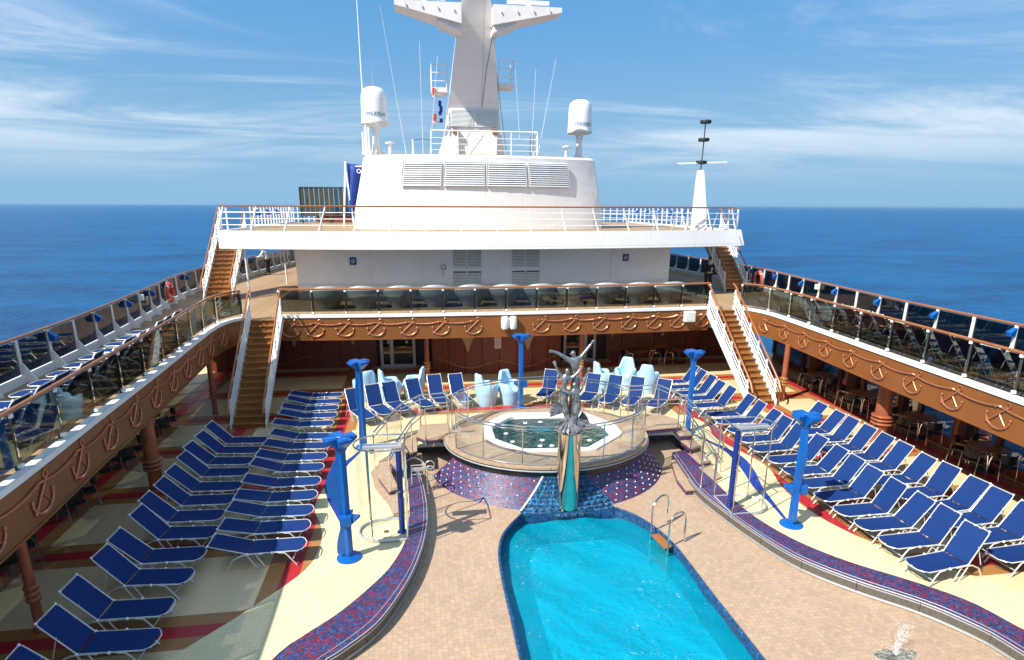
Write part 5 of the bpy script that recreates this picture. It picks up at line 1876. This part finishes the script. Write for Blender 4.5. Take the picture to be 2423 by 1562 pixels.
def lounger(x, y, z, head, ang, label, group):
    """foot at (x,y), head towards direction head (radians)"""
    ang += J_.choice((-4, 0, 0, 4, 0, -2)) if ang > 20 else J_.choice((-3, 0, 0, 3))
    t = thing('sun_lounger', label, 'sun lounger', (x + jit(.03), y + jit(.035), z), head + radians(jit(2.2)), group)
    for nm, me, mt in lounger_meshes(ang):
        put(nm, me, None, t)
    return t


J_ = random.Random(3)
def jit(a):
    return J_.uniform(-a, a)


LG = 'navy sun loungers round the pool'
yl = [9.57, 10.45, 11.4, 12.26, 13.12, 13.93, 14.75, 15.53, 16.4, 17.2, 18.0, 18.83]
xl = [-8.08, -8.15, -8.15, -8.15, -8.2, -8.25, -8.26, -8.3, -8.33, -8.4, -8.4, -8.4]
al = [-.7, -4.5, -4.9, -3.4, -3, -4.2, -4.7, -5.5, -6, -5.8, -6.5, -5.6]
lounger(-8.05, 8.68, 0, pi - radians(2), 45, 'navy lounger with raised back at bottom left corner, nearest of the left outer row', LG)
for i in range(12):
    lounger(xl[i], yl[i], 0, pi + radians(al[i]), 45, 'navy lounger with raised back, %s behind the nearest one in left outer row' % ORD[i], LG)
yi = [12.31, 13.12, 13.92, 14.76, 15.6, 16.46, 17.28, 18.11, 18.9]
xi = [-6.14, -6.2, -6.24, -6.27, -6.28, -6.32, -6.34, -6.35, -6.36]
for i in range(9):
    lounger(xi[i], yi[i], 0, pi + radians(-1 - 2 * (i % 3) * .6), 14, 'navy lounger laid nearly flat, %s from the camera in left inner row' % ORD[i], LG)
for i in range(5):
    lounger(-6.52 - .02 * i, 20.2 + .81 * i, 0, pi + radians(jit(1.5)), 14, 'navy lounger laid nearly flat beside the left stairs, %s from the camera' % ORD[i], LG)
yr = [9.68, 10.6, 11.34, 12.05, 12.82, 13.58, 14.42, 15.18, 16.03, 16.84, 17.66, 18.5, 19.25]
xr = [6.32, 6.37, 6.35, 6.31, 6.33, 6.35, 6.37, 6.4, 6.36, 6.36, 6.39, 6.42, 6.41]
ar_ = [6, 2, 1.5, 3, 3.5, 4, 1, 3, 2, 1, 1, 0, 1]
for i in range(13):
    lounger(xr[i], yr[i], 0, radians(ar_[i]), 55, 'navy lounger with steep raised back, %s from the camera in right inner row' % ORD[i], LG)
for i in range(5):
    lounger(6.28, 20.28 + .8 * i, 0, radians(1 + jit(1.5)), 55, 'navy lounger with raised back left of the right stairs, %s from the camera' % ORD[i], LG)
yo = [8.9, 9.75, 10.5, 11.22, 11.9, 12.68, 13.5, 14.3, 15.0, 15.75, 16.5, 17.2, 18.1]
for i in range(13):
    lounger(8.38 + jit(.03), yo[i], 0, radians(2.5 + jit(1.5)), 55, 'navy lounger with steep raised back, %s from the camera in right outer row' % ORD[i], LG)
# loungers facing the camera behind the spa
for i, (fx, fy_, dx, dy) in enumerate(((-5.35, 20.55, -.45, .93), (-4.77, 20.89, -.44, .95), (-4.18, 21.24, -.44, .96), (-3.3, 21.6, -.42, .92), (-2.75, 21.9, -.2, 1.0), (-1.9, 21.95, -.28, 1.2))):
    lounger(fx, fy_, 0, atan2(dy, dx), 58, 'navy lounger facing the camera left behind the spa, %s from the left' % ORD[i], LG)
for i, (fx, fy_, dx, dy) in enumerate(((1.05, 22.15, .40, .9), (2.5, 21.5, .45, .8), (3.2, 21.15, .5, .78), (3.95, 20.8, .52, .75), (4.75, 20.4, .58, .72))):
    lounger(fx, fy_, 0, atan2(dy, dx), 58, 'navy lounger facing the camera right behind the spa, %s from the left' % ORD[i], LG)
# upper deck rows: heads against the inner railings
k = 0
y = 7.4
while y < 21.5:
    xin = xat(IN_L, y)
    lounger(xin - 2.0, y, ZU, 0 + radians(jit(2)), 55, 'navy lounger behind the left glass railing on upper deck, %s from the camera' % ORD[k], 'loungers on the left upper deck')
    k += 1; y += .84
k = 0
y = 8.8
while y < 22.3:
    xin = xat(IN_R, y)
    lounger(xin + 2.0, y, ZU, pi + radians(jit(2)), 55, 'navy lounger behind the right glass railing on upper deck, %s from the camera' % ORD[k], 'loungers on the right upper deck')
    k += 1; y += .86

# ------------------------------------------------------------------ blue lamp posts
def wavy(w0, amp, z0, z1, ph, thick):
    """plate with an S-shaped outer edge, in the local xz plane"""
    n_ = 26
    mb = MB()
    L, R2 = [], []
    for k in range(n_ + 1):
        u = k / n_
        z = z0 + (z1 - z0) * u
        b = w0 + amp * (.5 + .5 * cos(2 * pi * u * 1.47)) * (.55 + .45 * min(1, u * 2)) * (1 if u < .9 else (1 - u) * 10)
        L.append((-b, z)); R2.append((w0 * .9, z))
    poly = L + R2[::-1]
    n2 = len(poly)
    vs = [(x, -thick / 2, z) for x, z in poly] + [(x, thick / 2, z) for x, z in poly]
    fs = []
    for k in range(n_):
        fs.append((k, k + 1, n2 - 2 - k, n2 - 1 - k))
        fs.append((n2 + k, n2 + n2 - 1 - k, n2 + n2 - 2 - k, n2 + k + 1))
    fs += [(k, (k + 1) % n2, n2 + (k + 1) % n2, n2 + k) for k in range(n2)]
    mb.add(vs, fs)
    return mb


def wedge(c, rz, s_=1.0):
    """up-light box: wide flat top, sloping underside"""
    ca, sa = cos(rz), sin(rz)
    P = [(.03, -.11, .09), (.32, -.14, .09), (.32, .14, .09), (.03, .11, .09), (.03, -.08, -.17), (.10, -.08, -.17), (.10, .08, -.17), (.03, .08, -.17), (.32, -.13, .03), (.32, .13, .03)]
    P = [(c[0] + (a * ca - b * sa) * s_, c[1] + (a * sa + b * ca) * s_, c[2] + q * s_) for a, b, q in P]
    return MB().add(P, [(0, 1, 2, 3), (0, 4, 5, 8, 1), (3, 2, 9, 6, 7), (1, 8, 9, 2), (8, 5, 6, 9), (0, 3, 7, 4), (4, 7, 6, 5)])


def blue_post(x, y, rz, label, amp, low=True):
    t = thing('lamp_post', label, 'lamp post', (x, y, 0), rz, 'blue lamp posts')
    obj('base_plate', MB().lathe([(.27, 0), (.27, .03), (.2, .05), (.12, .07)], 20), 'post_blue', t, True)
    obj('stem', MB().lathe([(.095, .05), (.088, 1.2), (.085, 2.62)], 8), 'post_blue', t)
    obj('wavy_fin', wavy(.10, amp, .16, 2.5, 1.0, .10), 'post_blue', t)
    for a in (20, 110, 200, 290):
        wd = obj('up_light', wedge((0, 0, 2.74), radians(a)), 'post_blue', t)
        ca, sa = cos(radians(a)), sin(radians(a))
        obj('lens', MB().box((.17 * ca, .17 * sa, 2.834), (.2, .16, .01), radians(a)), 'post_blue', wd)
    obj('head_collar', MB().lathe([(.1, 2.5), (.13, 2.55), (.13, 2.8), (.08, 2.85)], 8), 'post_blue', t)
    if low:
        obj('down_light', MB().box((-.02, -.14, .98), (.24, .16, .2)), 'post_blue', t)
        obj('lens_plate', MB().box((-.02, -.14, .865), (.22, .14, .02)), 'steel_dark', t)
        for a in (80, 330):
            obj('side_light', wedge((0, 0, .95), radians(a), .85), 'post_blue', t)
    return t


blue_post(-5.2, 12.2, radians(8), 'blue lamp post with wavy fin beside the left shower', .25)
blue_post(5.23, 12.2, radians(78), 'blue lamp post in front of the right loungers', .10)
blue_post(-5.4, 18.65, radians(20), 'blue lamp post by the left loungers behind the left shower', .06, False)
blue_post(5.4, 18.6, radians(80), 'blue lamp post by the right spa steps', .06, False)
blue_post(.17, 21.93, radians(90), 'blue lamp post behind the spa in front of back wall', .04, True)

# ------------------------------------------------------------------ showers
def shower(x, y, sx, label):
    """open steel ring enclosure; sx mirrors it so that the blue column stands on the bench side"""
    t = thing('shower', label, 'shower', (x, y, 0), 0, 'poolside showers')
    def ringpts(z, a=.52, n_=24):
        P = [(-sx * 0 + -.0, 0, 0)]
        P = []
        for k in range(n_ + 1):
            an = radians(90 + 180 * k / n_)
            P.append((sx * (.0 + a * cos(an)), .5 * sin(an), z))
        P += [(sx * .6, -.5, z), (sx * .6, .5, z)]
        return P
    obj('top_ring', MB().tube(ringpts(2.24), .02, 6, True), 'chrome', t, True)
    obj('base_ring', MB().tube(ringpts(.045), .035, 6, True), 'alu', t, True)
    tray = MB().add([(p[0] * .97, p[1] * .97, .02) for p in ringpts(0)], [tuple(range(27))])
    obj('tray', tray, 'cream_tile', t)
    for (px_, py_2) in ((-.30 * 1.0, .42), (-.18, -.49), (.6, .5), (.6, -.5)):
        obj('upright', MB().tube([(sx * px_, py_2, .03), (sx * px_, py_2, 2.24)], .016, 6), 'chrome', t, True)
    g = [p[:2] for p in ringpts(0)[2:12]]
    obj('glass_screen', MB().sweep(g, -.004, .004, .1, 2.15), 'glass_clear', t)
    obj('column', MB().lathe([(.12, 0), (.12, .03), (.07, .05), (.066, 2.1)], 12, (sx * .47, -.1, 0)), 'shower_blue', t, True)
    hd = obj('shower_head', MB().box((sx * .12, -.1, 2.2), (.85, .22, .06)), 'alu', t)
    obj('nozzle', MB().lathe([(.05, -.12), (.06, -.03), (.05, .0)], 10, (sx * -.12, -.1, 2.17)), 'steel_dark', hd, True)
    obj('head_arm', MB().tube([(sx * .47, -.1, 2.1), (sx * .47, -.1, 2.22), (sx * -.3, -.1, 2.24)], .025, 6), 'chrome', t, True)
    obj('drain', MB().lathe([(.07, .024), (.06, .03)], 12, (sx * .1, -.05, 0)), 'grille', t)
    obj('tap', MB().tube([(sx * .47, -.18, 1.1), (sx * .40, -.22, 1.1), (sx * .36, -.22, 1.06)], .015, 5), 'chrome', t, True)
    return t


shower(-4.55, 13.24, 1, 'steel ring shower with blue column, left of the pool')
shower(4.62, 13.3, -1, 'steel ring shower with blue column, right of the pool')

# ------------------------------------------------------------------ moulded tub chairs
def tub_mesh(rb, rt, hb, ha, hf, seat, sx=1.0, wings=True):
    mb = MB()
    n_ = 48
    rows = 9
    for k in range(n_):
        a = 2 * pi * k / n_                    # a=0 front (+x)
        f = .5 - .5 * cos(a)                   # 0 front, 1 back
        side = abs(sin(a))
        q0 = min(1.0, max(0.0, (f - .52) / .24))
        if wings:
            db, df_ = abs(a - pi), min(a, 2 * pi - a)
            e_ = min(1.0, max(0.0, (.95 - db) / .5)); g_ = min(1.0, max(0.0, (.75 - df_) / .4))
            h = ha + (hb - ha) * e_ * e_ * (3 - 2 * e_) + (hf - ha) * g_ * g_ * (3 - 2 * g_)
        else:
          h = hf + (ha - hf) * min(1, f * 2.2) ** 1.2 + (hb - ha) * ((q0 * q0 * (3 - 2 * q0)) if wings else max(0.0, (f - .5) / .5) ** .8)
        prof = []
        for j in range(rows):
            u = j / (rows - 1)
            z = h * u
            q = min(1.0, z / .55)
            r = rb + (rt - rb) * (q ** 1.4) + .05 * sin(pi * min(1, z / .35)) * .3
            prof.append((r, z))
        r0 = prof[-1][0]
        prof += [(r0 - .03, h + .045), (r0 - .075, h + .05), (r0 - .115, h + .02), (r0 - .13, h - .04)]
        ri = min(r0 - .12, rt - .12)
        zs = min(seat, h)
        prof += [(ri + (0), (h + zs) / 2 if h > zs else h), (ri - .02, zs + .03), (ri - .1, zs), (.001, zs - .03)]
        for r, z in prof:
            mb.v.append((r * cos(a), r * sin(a) * sx, z))
    m_ = rows + 8
    for k in range(n_):
        l = (k + 1) % n_
        for j in range(m_ - 1):
            mb.f.append((k * m_ + j, l * m_ + j, l * m_ + j + 1, k * m_ + j + 1))
    mb.f.append(tuple(k * m_ for k in range(n_)))
    return mb.mesh('shell', True)


TUB = tub_mesh(.35, .46, 1.22, .80, .56, .46); TUB.materials.append(MAT['tub_blue'])
CUSH = MB().lathe([(.24, .385), (.27, .41), (.25, .44), (.02, .45)], 18).mesh('seat_pad', True); CUSH.materials.append(MAT['tub_blue'])
for lab, x, y, rz in (('pale blue moulded tub chair far left behind the loungers', -5.75, 23.75, radians(120)),
                      ('pale blue tub chair with high back, left of a facing pair', -4.75, 23.6, radians(15)),
                      ('pale blue tub chair with high back, right of a facing pair', -3.85, 23.75, radians(170)),
                      ('pale blue tub chair seen from behind, left of the blue post', -1.06, 22.55, radians(25)),
                      ('pale blue tub chair directly beside the blue post behind the spa', -.15, 22.6, radians(-60)),
                      ('pale blue tub chair right behind the spa, left of three', 3.95, 23.7, radians(10)),
                      ('pale blue tub chair right behind the spa, middle of three', 4.95, 23.95, radians(-120)),
                      ('pale blue tub chair right behind the spa, right of three', 5.68, 23.25, radians(60))):
    t = thing('tub_chair', lab, 'chair', (x, y, 0), rz, 'pale blue tub chairs')
    put('shell', TUB, None, t); put('seat_pad', CUSH, None, t)
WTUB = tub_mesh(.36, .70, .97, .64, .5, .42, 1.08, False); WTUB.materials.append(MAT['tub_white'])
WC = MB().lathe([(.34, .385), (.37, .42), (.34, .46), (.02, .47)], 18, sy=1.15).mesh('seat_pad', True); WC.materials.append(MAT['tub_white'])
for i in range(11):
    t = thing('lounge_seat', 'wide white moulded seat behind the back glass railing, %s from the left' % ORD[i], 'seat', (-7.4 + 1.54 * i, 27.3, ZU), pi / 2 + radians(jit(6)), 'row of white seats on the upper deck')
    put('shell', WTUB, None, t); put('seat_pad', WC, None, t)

# ------------------------------------------------------------------ dining tables and chairs under the side decks
def dchair_parts():
    P = []
    for sy in (-1, 1):
        leg = MB().tube([(.24, sy * .24, 0), (.22, sy * .24, .45), (.16, sy * .24, .64), (-.1, sy * .24, .66), (-.2, sy * .23, .64), (-.27, sy * .23, .0)], .014, 6)
        P.append(('leg_frame', leg.mesh('leg_frame', True), 'chrome'))
    P.append(('seat', MB().box((0, 0, .44), (.44, .42, .05)).mesh('seat'), 'black'))
    bk = MB().sweep([(-.14, -.22), (-.22, -.12), (-.245, 0), (-.22, .12), (-.14, .22)], -.012, .012, .55, .80)
    P.append(('backrest', bk.mesh('backrest', True), 'black'))
    P.append(('stretcher', MB().tube([(.2, -.24, .38), (.2, .24, .38)], .012, 5).mesh('stretcher', True), 'chrome'))
    for nm, me, mt in P:
        me.materials.append(MAT[mt])
    return P


DCH = dchair_parts()


def dining_chair(x, y, rz, label):
    t = thing('dining_chair', label, 'chair', (x, y, 0), rz, 'dark dining chairs with steel frames')
    for nm, me, mt in DCH:
        put(nm, me, None, t)


TTOP = MB().lathe([(.50, .70), (.52, .715), (.52, .735), (.49, .745)], 26).mesh('table_top', True); TTOP.materials.append(MAT['wood_booth'])
TSTEM = MB().lathe([(.28, 0), (.28, .02), (.05, .05), (.045, .70)], 14).mesh('table_stem', True); TSTEM.materials.append(MAT['steel_dark'])


def table(x, y, label):
    t = thing('dining_table', label, 'table', (x, y, 0), 0, 'round dining tables')
    put('table_top', TTOP, None, t); put('table_stem', TSTEM, None, t)


tnames = ['nearest the camera', 'second from the camera', 'third from the camera', 'fourth from the camera', 'farthest from the camera']
for i, (x, y) in enumerate(((12.72, 11.6), (12.78, 14.4), (12.9, 17.1), (12.9, 19.8), (13.0, 22.4))):
    table(x - .05, y, 'round wooden dining table under right side deck, ' + tnames[i])
    for j, a in enumerate((195, 255, 120, 60)):
        aa = radians(a)
        where = ('pool side', 'near side', 'far pool side', 'far side')[j]
        dining_chair(x + .68 * cos(aa), y + .68 * sin(aa), aa + pi, 'dark chair under right deck, %s of table %s' % (where, tnames[i]))
    b = thing('booth', 'wooden booth seat by the right windows behind the table ' + tnames[i], 'booth', (x + .55 - .05 * (i < 2), y + 1.05, 0), 0, 'wooden booths by the right windows')
    obj('booth_back', MB().box((-.1, .2, .62), (.75, .1, 1.2)), 'wood_booth', b)
    obj('booth_seat', MB().box((-.1, -.1, .4), (.75, .5, .1)), 'wood_booth', b)
    obj('booth_foot', MB().box((-.1, -.05, .17), (.65, .4, .34)), 'floor_dark', b)
for i, x in enumerate((6.95, 8.95)):
    where = ('left', 'right')[i]
    table(x, 27.8, 'round dining table before back wall right of the door, %s one' % where)
    for j, a in enumerate((190, 350)):
        aa = radians(a)
        dining_chair(x + .72 * cos(aa), 27.8 + .72 * sin(aa) - .1, aa + pi, 'dark dining chair at the %s table before back wall, %s side' % (where, ('left', 'right')[j]))
for i, y in enumerate((9.8, 12.6, 15.2, 18.0, 20.6)):
    table(-12.6, y, 'round dining table under left side deck, ' + tnames[i])
    for j, a in enumerate((-30, 30, 150)):
        aa = radians(a)
        dining_chair(-12.6 + .7 * cos(aa), y + .7 * sin(aa), aa + pi, 'dark chair under left deck, %s side of table %s' % (('near pool', 'far pool', 'window')[j], tnames[i]))

# ------------------------------------------------------------------ people
def person(x, y, z, rz, label, top, legs, lean=0.0, arms='rail'):
    t = thing('person', label, 'person', (x, y, z), rz)
    # skeleton: local +x is forward
    L = lean
    J = [(0, 0, .95, .115), (.01 + L * .1, 0, 1.12, .11), (.02 + L * .25, 0, 1.30, (.10, .15)), (.03 + L * .35, 0, 1.42, .07), (.04 + L * .42, 0, 1.50, .05), (.06 + L * .5, 0, 1.58, .085), (.07 + L * .52, 0, 1.68, .085), (.06 + L * .52, 0, 1.745, .05)]
    E = [(i, i + 1) for i in range(7)]
    for sy in (-1, 1):
        b = len(J)
        J += [(.0, sy * .10, .88, .085), (.02, sy * .11, .50, .062), (.0, sy * .11, .10, .045), (.12, sy * .12, .04, .04)]
        E += [(0, b), (b, b + 1), (b + 1, b + 2), (b + 2, b + 3)]
    for sy in (-1, 1):
        b = len(J)
        if arms == 'rail':
            J += [(.03 + L * .33, sy * .19, 1.39, .058), (.12 + L * .4, sy * .24, 1.16, .045), (.34 + L * .4, sy * .17, 1.12, .036), (.43 + L * .4, sy * .14, 1.13, .028)]
        else:
            J += [(.03, sy * .19, 1.39, .058), (.03, sy * .25, 1.13, .045), (.2, sy * .10, 1.05, .036), (.26, sy * .03, 1.05, .03)]
        E += [(3, b), (b, b + 1), (b + 1, b + 2), (b + 2, b + 3)]
        hb_ = b + 3
        hx_, hy_, hz_ = J[hb_][:3]
        for q in range(4):
            J.append((hx_ + .05 - .006 * abs(q - 1.5), hy_ + (q - 1.5) * .02, hz_ - .015, .0095)); E.append((hb_, len(J) - 1))
        J.append((hx_ + .01, hy_ - sy * .045, hz_ + .015, .010)); E.append((hb_, len(J) - 1))
    body = skin('body', J, E, 'skin', t, 1)
    def wrap(name, keep, grow, mat):
        idx = [i for i in keep]
        mp = {i: k_ for k_, i in enumerate(idx)}
        JJ = []
        for i in idx:
            r = J[i][3]
            r = tuple(v + grow for v in r) if isinstance(r, tuple) else r + grow
            JJ.append((*J[i][:3], r))
        EE = [(mp[a], mp[b_]) for a, b_ in E if a in mp and b_ in mp]
        skin(name, JJ, EE, mat, t, 1)
    a0, a1 = 16, 25
    wrap('shirt', [0, 1, 2, 3, a0, a0 + 1, a0 + 2, a1, a1 + 1, a1 + 2], .022, top)
    wrap('trousers', [0, 8, 9, 10, 12, 13, 14], .03, legs)
    hx_, _, hz_ = J[6][:3]
    obj('hair', MB().ball((hx_ - .025, 0, hz_ + .045), .105, 12, 8, (1, .95, .95)), 'hair', t, True)
    for sy in (-1, 1):
        obj('shoe', MB().box((.06, sy * .115, .035), (.27, .1, .07), 0, .9), 'black', t)
        obj('eye', MB().ball((hx_ + .085, sy * .035, hz_ - .02), .012, 6, 4), 'black', t)
        obj('ear', MB().ball((hx_ + .0, sy * .09, hz_ - .03), .02, 6, 4), 'skin', t)
    obj('nose', MB().ball((hx_ + .10, 0, hz_ - .045), .017, 6, 4), 'skin', t)
    obj('mouth', MB().box((hx_ + .083, 0, hz_ - .085), (.01, .045, .01)), 'orange', t)


person(-12.95, 41.3, ZU, radians(165), 'person in white shirt and dark trousers leaning on the far left railing', 'cloth_white', 'cloth_black', .5, 'rail')
person(11.35, 30.3, ZU, radians(-100), 'person in dark clothes standing with hands together by the right upper stairs', 'cloth_black', 'cloth_black', 0, 'front')

# ------------------------------------------------------------------ floor fountain and odds and ends
ft = thing('floor_fountain', 'small water jet springing from the tan floor at bottom right', 'fountain', (4.61, 8.0, ZP))
rj = random.Random(5)
dm = MB()
for k in range(300):
    u = rj.random() ** .8
    w_ = .012 + .05 * u
    dm.ball((.11 * u + rj.gauss(0, w_), rj.gauss(0, w_), .62 * u + rj.gauss(0, .02)), rj.uniform(.003, .0075), 5, 3)
for k in range(260):
    r = abs(rj.gauss(0, .22)); a = rj.uniform(0, 2 * pi)
    dm.ball((.05 + r * cos(a), r * sin(a), max(.008, rj.expovariate(14))), rj.uniform(.003, .006), 5, 3)
jet = obj('spray', dm, 'foam', ft, True, 'stuff')
pm = MB()
P = []
for k in range(28):
    a = 2 * pi * k / 28
    r = .26 * (1 + .25 * sin(3 * a + 1) + .12 * sin(5 * a))
    P.append((.0 + r * 1.3 * cos(a), r * .8 * sin(a) - .05, .006))
pm.add(P, [tuple(range(28))])
pm.up = True
obj('puddle', pm, 'fall_water', ft)
obj('nozzle', MB().lathe([(.05, 0), (.05, .012), (.02, .016)], 12), 'steel_dark', ft, True)

# low white rail at bottom left, in front of the loungers
lr = thing('low_rail', 'short white tubular rail at bottom left beside the tiled walk', 'rail', (0, 0, 0))
obj('rail_tube', MB().tube([(-8.3, 8.35, .42), (-7.52, 8.62, .42), (-7.45, 8.60, .38), (-7.36, 8.1, .05)], .028, 7), 'alu_white', lr, True)
obj('rail_foot', MB().tube([(-8.3, 8.35, .42), (-8.36, 8.3, .0)], .028, 7), 'alu_white', lr, True)
obj('mesh_panel', MB().add([(-8.25, 8.33, .38), (-7.5, 8.58, .38), (-7.5, 8.5, .05), (-8.25, 8.28, .05)], [(0, 1, 2, 3)]), 'off_white', lr)

# ------------------------------------------------------------------ sea air
hz = MB().box((0, 0, -1.5), (124000, 124000, 47))
hazeo = obj('haze', hz, None)
hm = bpy.data.materials.new('haze')
hm.use_nodes = True
ht = NT(hm.node_tree); ht.n.clear()
pv = ht.add('ShaderNodeVolumePrincipled')
pv.inputs['Color'].default_value = (.40, .64, .86, 1)
pv.inputs['Density'].default_value = 3.2e-5
pv.inputs['Anisotropy'].default_value = .2
ho = ht.add('ShaderNodeOutputMaterial')
ht.l.new(pv.outputs[0], ho.inputs['Volume'])
hazeo.data.materials.append(hm)
hazeo['kind'] = 'stuff'
